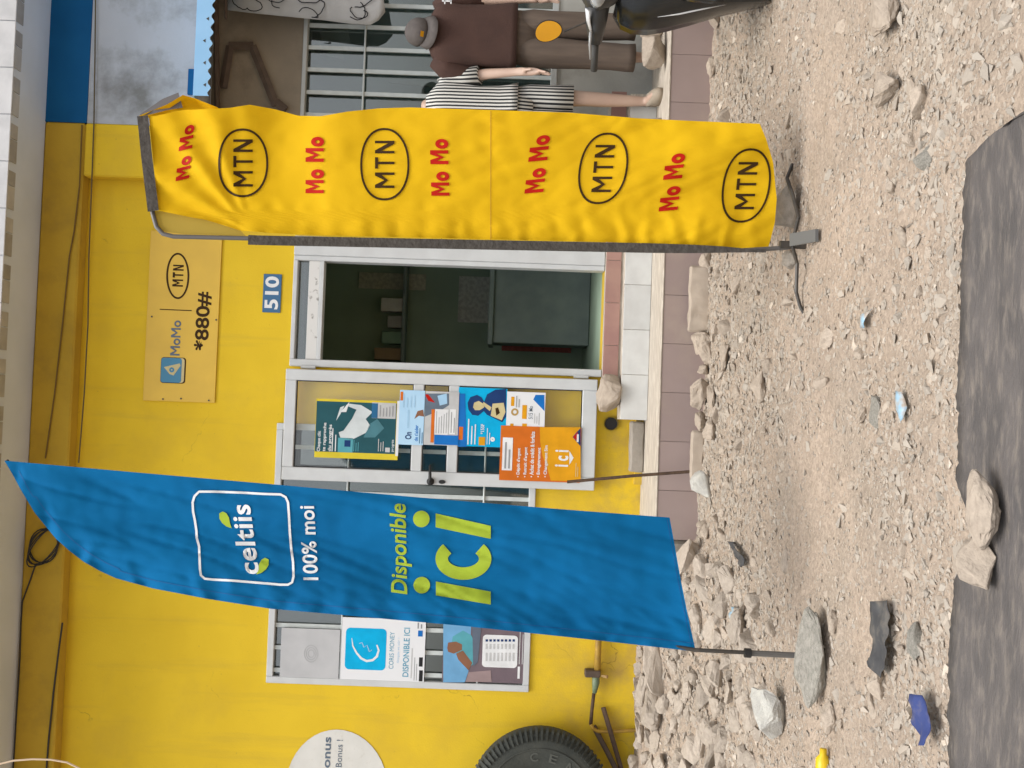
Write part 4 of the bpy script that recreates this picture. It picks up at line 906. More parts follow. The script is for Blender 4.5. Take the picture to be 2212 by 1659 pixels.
for (pp_, mm) in ((m1, 'dark'), (m2, 'beige')):
    for s in (-1, 1):
        bb = Vector(pp_.location); MB().loft([(bb.x + s * .10, bb.y - .05, bb.z + .0, .048, .12), (bb.x + s * .10, bb.y - .05, bb.z + .03, .05, .125), (bb.x + s * .098, bb.y - .035, bb.z + .06, .045, .10), (bb.x + s * .095, bb.y + .02, bb.z + .085, .04, .055)], 16).build('shoe', mat('beige_shoe', (.36, .30, .23), (.30, .25, .19), 12, .8), pp_, smooth=True)
# patterned scarf hung before the neighbour's window
sv = []; sf = []; SCF = mat('white_printed_cloth', (.42, .42, .41), (.36, .36, .35), 5, .85, .2, 90)
edge = [(492, 22), (540, 28), (620, 36), (700, 44), (760, 52), (800, 54), (818, 44), (832, 26)]
for i, (a, b_) in enumerate(edge):
    for j in range(10):
        t = j / 9; sv.append(at(a - (10 * t if i == 7 else 0), b_ - 110 * t + (26 * t if i == 7 else 0), NY - .16 + .018 * math.sin(9 * t + i * .4)))
    if i: sf += [((i - 1) * 10 + j, i * 10 + j, i * 10 + j + 1, (i - 1) * 10 + j + 1) for j in range(9)]
sp0 = at(830, 0, NY - .16)
scf = MB().add(sv, sf).build('hanging_scarf', SCF, None, sp0, smooth=True); tag(scf, 'white cloth with black looping lines hanging under the awning', 'cloth'); scf.modifiers.new('t', 'SOLIDIFY').thickness = .004
random.seed(3)
for q in range(16):
    cx, cy = random.uniform(515, 800), random.uniform(-70, 36); a0 = random.uniform(0, 6.3); pts = []
    for k in range(14):
        a0 += random.uniform(-.2, .75); cx += 6 * math.cos(a0); cy += 5 * math.sin(a0)
        pts.append((cx, min(cy, lerp_tab([(492, 18), (760, 46), (830, 30)], cx))))
    v, f = strokeline(pts, 2.2); MB().add([at(a, b_, NY - .186) for a, b_ in v], f).build('printed_line', INK_K, scf)
MB().tube([at(488, 40, NY - .16), at(484, -160, NY - .16)], .01, 6).build('rail', BRW, scf)

# ================================================================== SCOOTER (front view, cut by the frame)
SCY = 4.75
s0 = at(1500, -30, SCY); s0.z = 0
sct = thing('motor_scooter', (s0.x, SCY, 0), 'glossy black motor scooter with round amber mirror parked before the terrace', 'scooter')
PBK = mat('glossy_black_paint', (.014, .015, .015), rough=.2, spec=.5); CHR = mat('chrome', (.6, .6, .6), rough=.15, metal=1); GRP = mat('grip_rubber', (.05, .05, .048), rough=.7)
SX = s0.x; zz = lambda x, y=60: at(x, y, SCY).z
def spx(x, y, dY=0): return at(x, y, SCY + dY)
# leg shield: curved panel, widest under the handlebar, tapering to the floor
prof = [(1335, .15), (1352, .205), (1375, .225), (1410, .228), (1450, .210), (1500, .178), (1560, .135), (1630, .095), (1690, .07)]
v = []; f = []; nn = 15
for i, (px, hw) in enumerate(prof):
    z_ = zz(px, -40)
    for j in range(nn):
        u = -1 + 2 * j / (nn - 1); v.append((SX + u * hw, SCY - .05 + .13 * u * u + .10 * (i / 8) * -1 * (1 - u * u) + .02 * i / 8, z_))
    if i: f += [((i - 1) * nn + j, (i - 1) * nn + j + 1, i * nn + j + 1, i * nn + j) for j in range(nn - 1)]
ls = MB().add(v, f).build('leg_shield', PBK, sct, smooth=True); ls.modifiers.new('t', 'SOLIDIFY').thickness = .012
for k, (a, b_) in enumerate((((1430, -6), (1560, -30)), ((1445, 18), (1530, 2)))):
    pass
for s in (-1, 1):   # raised side trims, their white glare painted in as light grey
    tp = []
    for px, u in ((1425, .62), (1470, .60), (1520, .55), (1580, .5)):
        hw = lerp_tab(prof, px); i_ = (px - 1335) / 355 * 8; tp.append((SX + s * u * hw, SCY - .062 + .13 * u * u - .10 * (i_ / 8) * (1 - u * u) + .02 * i_ / 8 - .004, zz(px, -40)))
    MB().tube(tp, [(.006, .004), (.012, .006), (.012, .006), (.004, .003)], 8).build('trim', mat('silver_and_glare', (.55, .56, .57), rough=.35), sct, smooth=True)
    iv = [(SX + s * .155, SCY + .035, zz(1360, -40)), (SX + s * .170, SCY + .045, zz(1392, -40))]
    MB().tube([iv[0], ((iv[0][0] + iv[1][0]) / 2, SCY + .028, (iv[0][2] + iv[1][2]) / 2), iv[1]], [(.004, .004), (.016, .008), (.004, .004)], 8).build('turn_signal', mat('smoked_lens', (.12, .125, .12), rough=.1, coat=1), sct, smooth=True)
# headset with cowl, headlight, grips, levers, mirrors
zc_ = zz(1296, -46)
cow = MB().loft([(SX, SCY, zz(1345, -46), .055, .06), (SX, SCY - .01, zz(1330, -46), .095, .09), (SX, SCY - .01, zc_, .135, .10), (SX, SCY, zz(1272, -46), .120, .085), (SX, SCY + .01, zz(1258, -46), .075, .055)], 24)
for s in (-1, 1): cow.tube([(SX + s * .09, SCY, zc_ + .005), (SX + s * .19, SCY + .025, zc_ + .004), (SX + s * .275, SCY + .055, zc_)], [.062, .050, .032], 12)
cow.build('handlebar_cowl', mat('satin_black', (.035, .036, .036), rough=.4), sct, smooth=True)
for s in (-1, 1): MB().tube([(SX + s * .115, SCY - .075, zc_ + .055), (SX + s * .17, SCY - .035, zc_ + .045), (SX + s * .235, SCY + .01, zc_ + .022)], [(.016, .006), (.014, .006), (.008, .004)], 10).build('cowl_panel', mat('silver_and_glare', (.55, .56, .57)), sct, smooth=True)
MB().tube([(SX, SCY - .085, zc_ + .012), (SX, SCY - .118, zc_ + .008)], [(.11, .05), (.095, .042)], 20, flat=(1, 0, 0)).build('headlight', mat('grey_lens', (.40, .42, .42), (.3, .31, .31), 30, .12, coat=1), sct, smooth=True)
rim = MB(); rv = []; 
for s in (-1, 1):
    MB().tube([(SX + s * .27, SCY + .052, zc_), (SX + s * .415, SCY + .095, zc_ - .005)], [.018, .017], 10).build('grip', GRP, sct, smooth=True)
    MB().tube([(SX + s * .22, SCY - .02, zc_ + .03), (SX + s * .28, SCY - .012, zc_ + .03), (SX + s * .35, SCY + .02, zc_ + .02)], [.008, .006, .005], 8).build('brake_lever', mat('lever_alloy', (.32, .33, .33), rough=.35), sct, smooth=True)
    mx = s0 + Matrix.Rotation(R(27), 3, 'Z') @ (at(1185, 68, SCY + .1) - s0) if s < 0 else Vector((SX + .27, SCY + .03, at(1185, 68, SCY).z))
    MB().tube([(SX + s * .17, SCY + .02, zc_ + .03), (mx.x - s * .0, mx.y + .01, mx.z - .075)], .005, 6).build('mirror_stem', DARKM, sct)
    sh = []
    for k in range(28):
        a = 2 * math.pi * k / 28; c, q = math.cos(a), math.sin(a)
        sh.append((mx.x + .050 * c * (1 + .12 * q) * (1.0 if c * s > 0 else 1.05), mx.z + .066 * q + .012 * c * s))
    ho = MB().prism(sh, mx.y, mx.y + .022).build('mirror_housing', BLACK, sct)
    MB().prism([((p[0] - mx.x) * .93 + mx.x, (p[1] - mx.z) * .93 + mx.z) for p in sh], mx.y - .003, mx.y + .001).build('mirror_face', mat('amber_mirror', (.62, .30, .01), (.56, .27, .01), 9, .3), ho)
sct.rotation_euler.z = R(-27)
# front fender, fork, wheel, floorboard, seat and tail
MB().tube([(SX, SCY - .02, zz(1630, -40)), (SX, SCY - .06, .26)], .035, 10).build('fork', DARKM, sct, smooth=True)
wc = Vector((SX, SCY - .03, .215)); tv = []; tf = []
def torus(c, Rr, r, n=36, k=10, sq=1.0):
    mb = MB(); v = []; f = []
    for i in range(n):
        a = 2 * math.pi * i / n
        for j in range(k):
            b_ = 2 * math.pi * j / k; rr = Rr + r * math.cos(b_)
            v.append((c.x + r * sq * math.sin(b_), c.y + rr * math.cos(a), c.z + rr * math.sin(a)))
            f.append((i * k + j, i * k + (j + 1) % k, ((i + 1) % n) * k + (j + 1) % k, ((i + 1) % n) * k + j))
    return mb.add(v, f)
RUB = mat('tyre_rubber', (.02, .021, .02), (.035, .036, .033), 14, .85, .3, 60)
for yy in (SCY - .03, SCY + 1.17):
    wh = torus(Vector((SX, yy, .215)), .165, .05).build('wheel', RUB, sct, smooth=True)
    MB().tube([(SX - .03, yy, .215), (SX + .03, yy, .215)], .125, 20).build('rim', mat('alloy', (.3, .3, .3), rough=.35, metal=.8), wh)
fe = MB(); v = []; f = []
for i in range(13):
    a = R(10 + 150 * i / 12)
    for j in range(7):
        b_ = R(-70 + 140 * j / 6); rr = .205 + .035 * math.cos(b_); v.append((SX + .062 * math.sin(b_), SCY - .03 - rr * math.cos(a), .215 + rr * math.sin(a)))
    if i: f += [((i - 1) * 7 + j, (i - 1) * 7 + j + 1, i * 7 + j + 1, i * 7 + j) for j in range(6)]
fo = fe.add(v, f).build('front_fender', PBK, sct, smooth=True); fo.modifiers.new('t', 'SOLIDIFY').thickness = .006
MB().bbox(SX - .15, SX + .15, SCY + .10, SCY + .55, .26, .31, .02).build('floorboard', BLACK, sct)
MB().loft([(SX, SCY + .95, .28, .13, .42), (SX, SCY + .95, .5, .16, .46), (SX, SCY + .95, .66, .13, .44)], 20).build('tail_body', PBK, sct, smooth=True)
MB().loft([(SX, SCY + .9, .66, .12, .40), (SX, SCY + .9, .72, .14, .42), (SX, SCY + .9, .75, .11, .38)], 20).build('seat', GRP, sct, smooth=True)

# ================================================================== LEFT SIDE: tyre, pipes, sticks
tc_ = at(1165, 1725, 6.80); trr = .46
tyre = thing('tyre', (tc_.x, 6.8, tc_.z - .5), 'large worn black lorry tyre leaning on the yellow wall', 'tyre')
def lathe_y(c, prof, n=56):
    v = []; f = []; k = len(prof)
    for i in range(n):
        a = 2 * math.pi * i / n
        for (r_, y_) in prof: v.append((c.x + r_ * math.cos(a), c.y + y_, c.z + r_ * math.sin(a)))
        for j in range(k - 1): f.append((i * k + j, i * k + j + 1, ((i + 1) % n) * k + j + 1, ((i + 1) % n) * k + j))
    return MB().add(v, f)
tcx = Vector((tc_.x, 6.82, tc_.z))
TYM = mat('dusty_tyre', (.030, .035, .030), (.050, .054, .045), 7, .8, .3, 60)
lathe_y(tcx, [(.15, .06), (.15, -.03), (.19, -.07), (.25, -.09), (.33, -.105), (.40, -.10), (.435, -.085), (.455, -.06), (.46, 0), (.455, .06), (.43, .1), (.33, .11), (.15, .06)], 72).build('carcass', TYM, tyre, smooth=True)
lathe_y(tcx, [(.345, -.1065), (.35, -.112), (.356, -.1065)], 72).build('sidewall_ridge', TYM, tyre, smooth=True)
for k in range(80):
    a = 2 * math.pi * k / 80; c, s = math.cos(a), math.sin(a)
    v = []
    for (r_, y_, da) in ((.462, -.075, -.018), (.462, -.075, .018), (.40, -.106, .014), (.40, -.106, -.014), (.478, -.055, -.018), (.478, -.055, .018), (.405, -.117, .014), (.405, -.117, -.014)):
        v.append((tcx.x + r_ * math.cos(a + da), tcx.y + y_, tcx.z + r_ * math.sin(a + da)))
    MB().add(v, [(0, 1, 2, 3), (7, 6, 5, 4), (0, 4, 5, 1), (1, 5, 6, 2), (2, 6, 7, 3), (3, 7, 4, 0)]).build('tread_lug', TYM, tyre)
# raised sidewall lettering on an arc
TLM = mat('tyre_lettering', (.07, .075, .065), rough=.7)
for i, chh in enumerate('CEN'):
    p, f = glyphs(chh, .01); a = R(9 - i * 24); rr = .30
    MB().add([(tcx.x + (rr + q[1] * .055) * math.cos(a - q[0] * .17), tcx.y - .108, tcx.z + (rr + q[1] * .055) * math.sin(a - q[0] * .17)) for q in p], f).build('lettering', TLM, tyre)
pipeY = WY - .045
pa = lambda x, y, d=0: at(x, y, pipeY - d)
wp = thing('water_pipe', pa(1285, 1440), 'old water pipe with green valve fixed low on the yellow wall', 'pipe')
MB().tube([pa(1293, 1350), pa(1292, 1400), pa(1290, 1450)], .022, 10).build('pipe_run', YPIPE, wp, smooth=True)
MB().tube([pa(1287, 1452), pa(1287, 1475), pa(1284, 1497)], [.024, .026, .014], 10).build('valve', GPIPE, wp, smooth=True)
MB().bbox(*sorted((pa(1287, 1462).x, pa(1287, 1447).x)), pipeY - .03, WY - .001, pa(1287, 1455).z - .03, pa(1287, 1455).z + .075, .006).build('bracket', mat('brown_bracket', (.075, .05, .035)), wp)
MB().tube([pa(1300, 1460, .02), pa(1312, 1462, .05)], [.008, .012], 8).build('tap_handle', mat('brass', (.45, .30, .14), rough=.4, metal=.6), wp)
MB().tube([pa(1283, 1497), pa(1279, 1530), pa(1276, 1565)], .012, 8).build('steel_pipe', RUST, wp, smooth=True)
MB().tube([pa(1276, 1564), pa(1281, 1574), pa(1292, 1580), pa(1330, 1580), pa(1376, 1577), pa(1400, 1577)], .013, 8).build('down_pipe', YPIPE, wp, smooth=True)
def stick(name, a, b_, r, material, label, cat):
    o = MB().tube([a, (Vector(a) + Vector(b_)) / 2 + Vector((.004, 0, 0)), b_], r, 8).build(name, material, None, b_); return tag(o, label, cat)
stick('iron_bar', at(1303, 1528, WY - .03), at(1350, 1690, WY - .12), [(.02, .012)] * 3, RUST, 'short rusty flat iron bar leaning on the wall by the pipe', 'bar')
stick('wooden_stake', at(1282, 1568, WY - .02), at(1340, 1680, WY - .14), .018, mat('brown_bracket', (.075, .05, .035)), 'dark brown stick leaning on the wall under the pipe bend', 'stick')
b_ = at(1500, 1016, 6.14); stick('steel_rod', at(1225, 1041, 6.2), (b_.x, 6.14, hgt(b_.x, 6.14) - .02), .0095, RUST, 'thin rusty steel rod standing upright at the terrace edge', 'rod')

# ================================================================== STONES
def rock_mesh(name, seed, npt=16, flat=.7, bev=.05, sub=0):
    r_ = random.Random(seed); bm = bmesh.new()
    for _ in range(npt):
        d = Vector((r_.gauss(0, 1), r_.gauss(0, 1), r_.gauss(0, 1))).normalized() * r_.uniform(.38, .5); bm.verts.new((d.x, d.y, d.z * flat))
    res = bmesh.ops.convex_hull(bm, input=bm.verts[:]); bmesh.ops.delete(bm, geom=[v for v in bm.verts if not v.link_faces], context='VERTS')
    bmesh.ops.dissolve_limit(bm, angle_limit=R(14), verts=bm.verts[:], edges=bm.edges[:])
    if bev: bmesh.ops.bevel(bm, geom=bm.edges[:], offset=bev, segments=1, affect='EDGES', clamp_overlap=True)
    if sub:
        bmesh.ops.triangulate(bm, faces=bm.faces[:]); bmesh.ops.subdivide_edges(bm, edges=bm.edges[:], cuts=sub, use_grid_fill=True)
        for v in bm.verts: v.co += v.co.normalized() * (.05 * noise.noise(v.co * 5 + Vector((seed, 0, 0))) + .025 * noise.noise(v.co * 14 + Vector((0, seed, 0))))
    zmin = min(v.co.z for v in bm.verts)
    for v in bm.verts: v.co.z -= zmin
    me = bpy.data.meshes.new(name); bm.to_mesh(me); bm.free(); return me
ROCKS = [rock_mesh('stone', 10 + i, 12 + i % 5, .6 + .12 * (i % 4), .06, 2) for i in range(12)]
for k, me in enumerate(ROCKS):
    me.materials.append(STONE)
    if k % 2: me.polygons.foreach_set('use_smooth', [True] * len(me.polygons))
RUBB = [rock_mesh('rubble', 40 + i, 12 + i % 4, .7 + .1 * (i % 3), .05, 2) for i in range(8)]
for me in RUBB: me.materials.append(STONEG)
def put(me, name, X, Y, size, rot, sink, label, cat, group=None, z=None, tilt=(0, 0)):
    o = bpy.data.objects.new(name, me); col.objects.link(o)
    o.scale = size; o.rotation_euler = (tilt[0], tilt[1], rot); o.location = (X, Y, (hgt(X, Y) if z is None else z) - sink)
    return tag(o, label, cat, group)
def special(seed, xb, y, wpx, size, label, material, z=None, rot=0, sink=.012, sub=2, tilt=(0, 0), flat=.7, name='rock', Y=None):
    p = gnd(xb, y, z if z is not None else 0) if Y is None else at(xb, y, Y)
    me = rock_mesh(name, seed, 15, flat, .04, sub); me.materials.append(material)
    return put(me, name, p.x, p.y, size, rot, sink, label, 'stone', None, z, tilt)
special(201, 1690, 1535, 130, (.29, .24, .24), 'large pale grey angular rock lying by the blue flag base', STONEW, rot=.3, sub=1)
special(202, 1778, 1418, 180, (.42, .20, .16), 'long greenish grey stone block holding the blue flag pole', STONED, rot=.05, flat=.9)
special(203, 1343, 853, 75, (.36, .24, .34), 'rough grey lump of concrete propping the open glass door', STONE, z=zw1, Y=6.80, sink=.004)
special(204, 1535, 1047, 60, (.19, .17, .22), 'rounded grey rock at the foot of the thin steel rod', STONEW, rot=1.1)
special(205, 1535, 755, 75, (.24, .17, .15), 'broken beige rock at the end of the concrete slab by the terrace', STONE, rot=.4)
special(206, 1545, 856, 70, (.26, .20, .14), 'flat weathered rock set against the terrace tiles', STONE, rot=.9, flat=.5)
special(207, 1570, 770, 70, (.24, .18, .11), 'low crumbling beige rock in front of the terrace', STONE, rot=2.2)
special(208, 1545, 930, 60, (.20, .16, .12), 'jagged beige rock between the door and the steel rod', STONE, rot=1.7)
special(209, 1395, 62, 70, (.17, .15, .24), 'cube shaped stone weighing down the feet of the brown mannequin', STONE, z=TZ, Y=6.42, sink=0, sub=1, flat=.9)
special(210, 1395, 110, 70, (.26, .18, .30), 'big squared stone block beside the feet of the brown mannequin', STONE, z=TZ, Y=6.40, sink=0, sub=1, flat=.9)
special(211, 1805, 1345, 40, (.10, .09, .07), 'small rounded beige stone beside the long stone block', STONE)
special(212, 1800, 1545, 60, (.15, .12, .10), 'buff stone next to the large pale rock', STONE, rot=.8)
special(213, 1718, 455, 90, (.26, .2, .15), 'grey brown stone weighing down the yellow flag base', CONC, rot=.2, flat=.85, sub=1)
special(214, 1712, 560, 60, (.15, .13, .11), 'smaller grey stone wedged against the yellow flag pole', CONC, rot=1.2, sub=1)
special(215, 1925, 20, 90, (.25, .2, .13), 'large pale beige rock beneath the scooter', STONE, rot=.5)
special(216, 1915, 195, 90, (.22, .15, .12), 'knobbly beige rock on the dirt in front of the scooter', STONE, rot=1.2)
special(217, 1995, 345, 50, (.15, .09, .07), 'dark flat rock in the middle of the gravel', STONED, rot=1.5)
special(218, 1905, 1480, 60, (.12, .13, .09), 'brown rock lying on the end of the black strip', STONE, rot=.8)
special(219, 1985, 1385, 55, (.13, .10, .08), 'smooth grey stone beside the black strip', STONED, rot=.2)
special(220, 1890, 890, 60, (.14, .10, .07), 'lone grey stone between the two blue plastic scraps', STONED, rot=.4)
special(221, 2060, 1535, 50, (.09, .11, .06), 'oval stone lying across the blue cloth scrap', STONE, rot=1.3)
def rough_box(hx, hy, h, seed, amp=.010):
    bm = bmesh.new(); bmesh.ops.create_cube(bm, size=1)
    for v in bm.verts: v.co = (v.co.x * 2 * hx, v.co.y * 2 * hy, (v.co.z + .5) * h)
    bmesh.ops.bevel(bm, geom=bm.edges[:], offset=.012, segments=1, affect='EDGES'); bmesh.ops.triangulate(bm, faces=bm.faces[:])
    for _ in range(4):
        e = [e for e in bm.edges if e.calc_length() > .03]
        if e: bmesh.ops.subdivide_edges(bm, edges=e, cuts=1); bmesh.ops.triangulate(bm, faces=bm.faces[:])
    for v in bm.verts:
        q = v.co * 14 + Vector((seed, 0, 0)); v.co += Vector((noise.noise(q), noise.noise(q + Vector((9, 0, 0))), noise.noise(q + Vector((0, 9, 0))))) * amp
    me = bpy.data.meshes.new('block'); bm.to_mesh(me); bm.free(); return me
# concrete slab and wooden-edge pieces at terrace foot
sl_ = at(1500, 645, 6.13)
o = link('concrete_slab', rough_box(.20, .05, .13, 1), STONE); o.location = (sl_.x, 6.13, hgt(sl_.x, 6.13) - .01); o.rotation_euler = (R(-10), 0, R(-2)); tag(o, 'long squared concrete block lying along the terrace foot', 'block')
o = link('kerb_stone', rough_box(.17, .05, .095, 2, .006), CONC); q = at(1375, 965, 6.88); o.location = (q.x, 6.90, TZ + .0); tag(o, 'worn grey kerb stone lying below the open glass door', 'block')
o = link('broken_slab', rough_box(.15, .02, .085, 3), STONE); q = at(1515, 985, 6.1); o.location = (q.x, 6.12, hgt(q.x, 6.12) - .01); o.rotation_euler = (R(-8), 0, R(3)); tag(o, 'thin broken slab standing on edge by the terrace corner', 'slab')

for k, (x_, y_, sz, lab) in enumerate(((1500, 735, (.20, .16, .18), 'blunt beige rock butting against the end of the concrete block'), (1512, 800, (.13, .12, .13), 'small wedge of rock pressed to the terrace tiles'), (1506, 850, (.24, .17, .20), 'bulky weathered rock leaning on the terrace tiles'), (1516, 910, (.15, .13, .13), 'crumbly rock at the terrace foot beside the weathered one'), (1495, 700, (.07, .07, .06), 'tiny stone perched on the end of the concrete block'),
        (1510, 565, (.16, .13, .12), 'rough rock at the terrace foot behind the yellow flag pole'), (1512, 470, (.18, .14, .12), 'broad rock at the terrace foot hidden behind the yellow banner'), (1508, 150, (.17, .14, .11), 'flattish rock at the terrace foot under the brown mannequin'), (1512, 40, (.20, .15, .12), 'wide rock at the terrace foot behind the scooter'))):
    me = rock_mesh('rock', 500 + k, 15, .8, .04, 2); me.materials.append(STONE); q = at(x_, y_, 6.12)
    put(me, 'rock', q.x, 6.13 - sz[1] * .3, sz, k * 1.3, .01, lab, 'stone')
edge = [(270, 2212), (282, 2185), (300, 2160), (345, 2113), (380, 2110), (540, 2108), (700, 2104), (850, 2098), (1000, 2094), (1034, 2092), (1070, 2110), (1110, 2128), (1150, 2134), (1190, 2128), (1225, 2108), (1258, 2086), (1400, 2079), (1660, 2076), (1800, 2074)]
SHEET = sorted((gnd(x_, y_).x, gnd(x_, y_).y) for y_, x_ in edge)
def on_sheet(X, Y): return X < SHEET[-1][0] and Y < lerp_tab(SHEET, X) + .015
def blocked(X, Y):
    return Y > TF - .02 and X > XT - .05 or Y > 6.93
# broken stone heap by the wall on the left
rr = random.Random(5)
cnt = 0; used = []
while cnt < 240:
    X = rr.uniform(-2.75, XT - .05); Y = rr.uniform(4.5, 6.9)
    edgeY = 4.75 + .55 * sstep(-2.1, -1.3, X)
    if Y < edgeY and rr.random() < .75: continue
    s = rr.choice((.10, .12, .15, .18, .21, .26, .33)) * rr.uniform(.8, 1.15)
    if Y > 6.93 - s * .6: continue
    if any((X - a) ** 2 + (Y - b_) ** 2 < (.31 * (s + c)) ** 2 for a, b_, c in used):
        if rr.random() < .97: continue
    used.append((X, Y, s))
    put(RUBB[cnt % 8], 'broken_stone', X, Y, (s * rr.uniform(.9, 1.5), s, s * rr.uniform(.7, 1)), rr.uniform(0, 6.3), s * .2, 'angular grey chunk in the heap of broken stones against the yellow wall', 'stone', 'broken stones heaped at the wall foot', tilt=(rr.uniform(-.4, .4), rr.uniform(-.4, .4))); cnt += 1
# stones strewn over the dirt
def dens(X, Y):
    d = .45 + .55 * noise.noise(Vector((X * 1.4 + 9, Y * 2.0, 5))) + .3 * noise.noise(Vector((X * 4, Y * 4, 8)))
    return d + .45 * sstep(4.1, 4.9, Y) - .02 * sstep(4.3, 4.0, Y) * sstep(3.2, 3.5, Y) + .25 * sstep(3.3, 3.0, Y) * sstep(2.5, 2.7, Y)
ZONES = ((lambda X, Y: Y > 5.35, 'dusty stone lying along the foot of the tiled terrace', 'loose stones along the terrace foot'),
         (lambda X, Y: X > .75 and Y > 3.2, 'dusty stone on the dirt between the scooter and the yellow flag', 'loose stones near the scooter'),
         (lambda X, Y: Y > 3.9, 'dusty stone on the dirt between the two flag bases', 'loose stones between the flags'),
         (lambda X, Y: Y < 2.95, 'dusty stone on the dirt close beside the black rubber sheet', 'loose stones beside the rubber sheet'),
         (lambda X, Y: True, 'dusty stone on the open dirt between flags and rubber sheet', 'loose stones on the open dirt'))
cnt = 0
while cnt < 290:
    Y = 2.62 + 3.6 * rr.random() ** .85; X = rr.uniform(-.44, .44) * Y * .95
    if blocked(X, Y) or rr.random() > dens(X, Y) or on_sheet(X, Y) or (Y > 5.8 and rr.random() < .8): continue
    s = min(.17, (.030 + .016 * sstep(4, 5, Y)) * math.exp(rr.gauss(.45, .42))); 
    if any((X - a) ** 2 + (Y - b_) ** 2 < (.4 * (s + c)) ** 2 for a, b_, c in used): continue
    used.append((X, Y, s)); zn = next(z for z in ZONES if z[0](X, Y))
    put(ROCKS[cnt % 12], 'stone', X, Y, (s * rr.uniform(.9, 1.6), s, s * rr.uniform(.6, 1)), rr.uniform(0, 6.3), s * rr.uniform(.12, .4), zn[1], 'stone', zn[2], tilt=(rr.uniform(-.3, .3), rr.uniform(-.3, .3))); cnt += 1
# gravel: uncountable small pebbles joined into one object
tmpl = []
for i in range(14):
    me = rock_mesh('peb', 300 + i, 9, .65, 0); tmpl.append((np.array([v.co[:] for v in me.vertices]), [list(p.vertices) for p in me.polygons])); bpy.data.meshes.remove(me)
V = []; Fc = []; off = 0; cols = []
NP = 50000; k = 0
while k < NP:
    Y = 2.35 + 4.1 * rr.random() ** 1.1; X = rr.uniform(-.47, .47) * Y
    if blocked(X, Y) or on_sheet(X, Y): continue
    d = dens(X, Y)
    if rr.random() > .10 + d * .95: continue
    s = .0075 * math.exp(rr.gauss(.3, .62)) * (.75 + .55 * max(d, 0)) * (1 + .3 * sstep(4, 5, Y)); s = min(s, .06)
    tv, tf = tmpl[k % 14]; a = rr.uniform(0, 6.28); c, q = math.cos(a), math.sin(a); b_ = rr.uniform(-.6, .6)
    P = tv * np.array([s * rr.uniform(.9, 1.7), s, s * rr.uniform(.6, 1.1)])
    P = np.stack([P[:, 0] * c - P[:, 1] * q, P[:, 0] * q + P[:, 1] * c, P[:, 2] + P[:, 0] * b_ * .4], 1) + np.array([X, Y, hgt(X, Y) - s * .22])
    V.append(P); Fc += [[i + off for i in f] for f in tf]; off += len(tv)
    g_ = rr.uniform(.86, 1.10) if rr.random() > .02 else 1.4; t_ = rr.uniform(0, 1); cols += [(g_ * (.405 - .05 * t_), g_ * (.345 - .028 * t_), g_ * (.278 - .01 * t_), 1)] * len(tv); k += 1
me = bpy.data.meshes.new('gravel'); me.from_pydata(np.concatenate(V).tolist(), [], Fc)
ca = me.color_attributes.new('tint', 'FLOAT_COLOR', 'POINT'); ca.data.foreach_set('color', np.array(cols, dtype=np.float32).ravel())
PM = mat('gravel_pebbles', (.4, .33, .25), rough=.95, bump=.3, bscale=120); vc = PM.node_tree.nodes.new('ShaderNodeVertexColor'); vc.layer_name = 'tint'; PM.node_tree.links.new(vc.outputs[0], PM.node_tree.nodes['Principled BSDF'].inputs['Base Color'])
o = link('gravel', me, PM); tag(o, 'small beige gravel and grit scattered over the dirt', 'gravel', None, 'stuff')

# ================================================================== LITTER
def scrap(name, outline, material, label, cat, lift=.012, amp=.02, mid=True, seed=0):
    """thin crumpled sheet on the ground, outline in photo pixels"""
    p = [gnd(a, b_) for a, b_ in outline]; c = sum(p, Vector()) / len(p); bm = bmesh.new()
    vv = [bm.verts.new(q) for q in p]; bm.faces.new(vv); bm.normal_update(); bmesh.ops.triangulate(bm, faces=bm.faces[:])
    for _ in range(3): bmesh.ops.subdivide_edges(bm, edges=[e for e in bm.edges if e.calc_length() > .02], cuts=1); bmesh.ops.triangulate(bm, faces=bm.faces[:])
    for v in bm.verts: v.co.z = hgt(v.co.x, v.co.y) + lift + amp * (.5 + noise.noise(Vector((v.co.x * 16 + seed, v.co.y * 16, 0))))
    me = bpy.data.meshes.new(name); bm.to_mesh(me); bm.free()
    o = link(name, me, material, None, (c.x, c.y, hgt(c.x, c.y)), smooth=True); o.modifiers.new('t', 'SOLIDIFY').thickness = .0015
    return tag(o, label, cat)
BLP = mat('pale_blue_plastic', (.24, .42, .56), (.42, .49, .52), 30, .5, c3=(.36, .30, .24), s3=22, t3=(.45, .6)); BKC = mat('black_cloth', (.045, .045, .047), (.07, .07, .07), 20, .9, c3=(.16, .14, .115), s3=16, t3=(.5, .75))
scrap('plastic_scrap', [(1870, 690), (1885, 680), (1895, 668), (1890, 690), (1886, 708), (1874, 710)], BLP, 'crumpled blue and white plastic scrap on bare dirt', 'litter')
scrap('plastic_scrap', [(1955, 845), (1966, 848), (1972, 880), (1968, 905), (1958, 915), (1953, 880)], BLP, 'long pale blue plastic wrapper half buried in dirt', 'litter', seed=3)
scrap('plastic_scrap', [(1593, 1310), (1612, 1315), (1615, 1345), (1598, 1350), (1588, 1330)], BLP, 'faded light blue plastic bit behind the blue flag pole', 'litter', seed=5)
scrap('rubber_strip', [(1907, 1300), (1945, 1298), (1946, 1320), (1940, 1350), (1942, 1372), (1938, 1400), (1935, 1440), (1925, 1465), (1910, 1450), (1895, 1432), (1906, 1420), (1908, 1380), (1905, 1340)], BKC, 'long torn black strip lying on the dirt', 'litter', .03, .006)
scrap('black_rag', [(1590, 1170), (1600, 1172), (1610, 1188), (1622, 1200), (1624, 1222), (1614, 1226), (1606, 1210), (1596, 1188)], BKC, 'small black rag among the stones behind the blue flag', 'litter', .02)
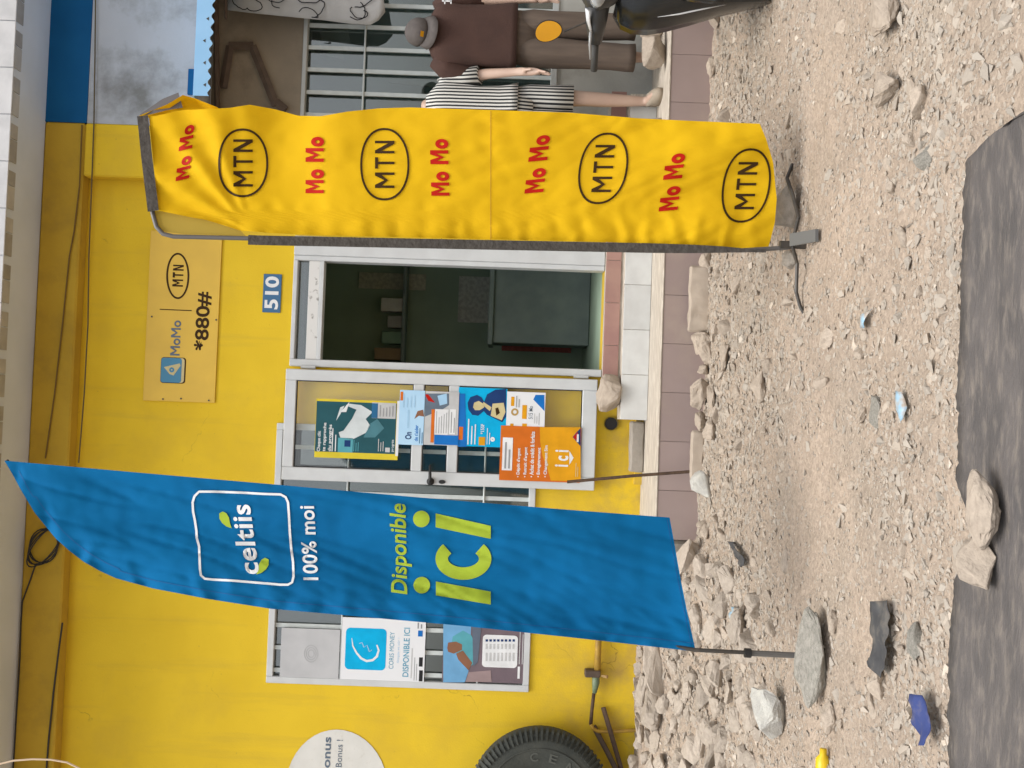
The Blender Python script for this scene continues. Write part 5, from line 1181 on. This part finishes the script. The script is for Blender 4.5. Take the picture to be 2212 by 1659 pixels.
NVY = mat('navy_cloth', (.025, .042, .15), (.04, .06, .19), 10, .9, c3=(.15, .135, .16), s3=14, t3=(.5, .75))
scrap('cloth_scrap', [(2010, 1500), (2030, 1503), (2036, 1530), (2040, 1550), (2046, 1585), (2038, 1612), (2028, 1612), (2020, 1590), (2006, 1560), (2008, 1530)], NVY, 'folded dark blue cloth scrap on the dirt', 'litter', .035, .016)
q = gnd(1790, 1652); yb_ = MB().tube([(q.x - .05, q.y, .02), (q.x + .02, q.y, .02), (q.x + .035, q.y, .02), (q.x + .055, q.y, .02)], [.025, .025, .012, .012], 12).build('plastic_bottle', mat('yellow_plastic', (.70, .47, .01), rough=.35), None, (q.x, q.y, 0), smooth=True); tag(yb_, 'small bright yellow plastic bottle lying on the dirt', 'bottle')
# black rubber sheet at the front
MATM = mat('worn_black_rubber', (.078, .071, .068), (.118, .105, .098), 10, .8, .5, 80, c3=(.21, .18, .15), s3=20, stretch=(.6, 1.6, 1.6), t3=(.50, .80))
ys = list(range(272, 1790, 9)); v = []; f = []; nd = 22
for i, y in enumerate(ys):
    xe = lerp_tab(edge, y) + 7 * noise.noise(Vector((y / 40, 3, 0))) + 4 * noise.noise(Vector((y / 12, 8, 0))); pe = gnd(xe, y); notch = sstep(1020, 1060, y) * (1 - sstep(1225, 1265, y))
    for j in range(nd):
        d = j / (nd - 1); Y = pe.y * (1 - d) + 1.3 * d; X = pe.x * (Y / pe.y) * (1 - .0) if False else pe.x
        curl = (.012 * notch) * max(0, 1 - d * 7) ** 1 * (1 if d > 0 else .8)
        v.append((X, Y, hgt(X, Y) * .10 + .030 + curl + .004 * noise.noise(Vector((X * 3, Y * 3, 2))) + .006 * max(0, 1 - 4 * abs(noise.noise(Vector((X * 2.2, Y * 6, 12))))) + .0015 * noise.noise(Vector((X * 9, Y * 9, 2)))))
    if i: f += [((i - 1) * nd + j, i * nd + j, i * nd + j + 1, (i - 1) * nd + j + 1) for j in range(nd - 1)]
o = MB().add(v, f).build('rubber_sheet', MATM, None, (0, 2.2, 0), smooth=True); o.modifiers.new('t', 'SOLIDIFY').thickness = .006
tag(o, 'wide scuffed black rubber sheet spread on the dirt', 'sheet')
special(222, 2150, 1095, 60, (.24, .17, .16), 'broad flat tan slab standing in for the folded sandy edge of the black sheet', STONE, z=.03, rot=.1, flat=.6, sink=0)  # slab shape in place of the sheet's folded, sand-covered underside
special(223, 2138, 1215, 60, (.17, .14, .13), 'smaller pale tan stone standing in for the sandy fold of the black sheet', STONE, z=.03, rot=1.0, flat=.7, sink=0)  # second stone shape in place of the same sandy fold
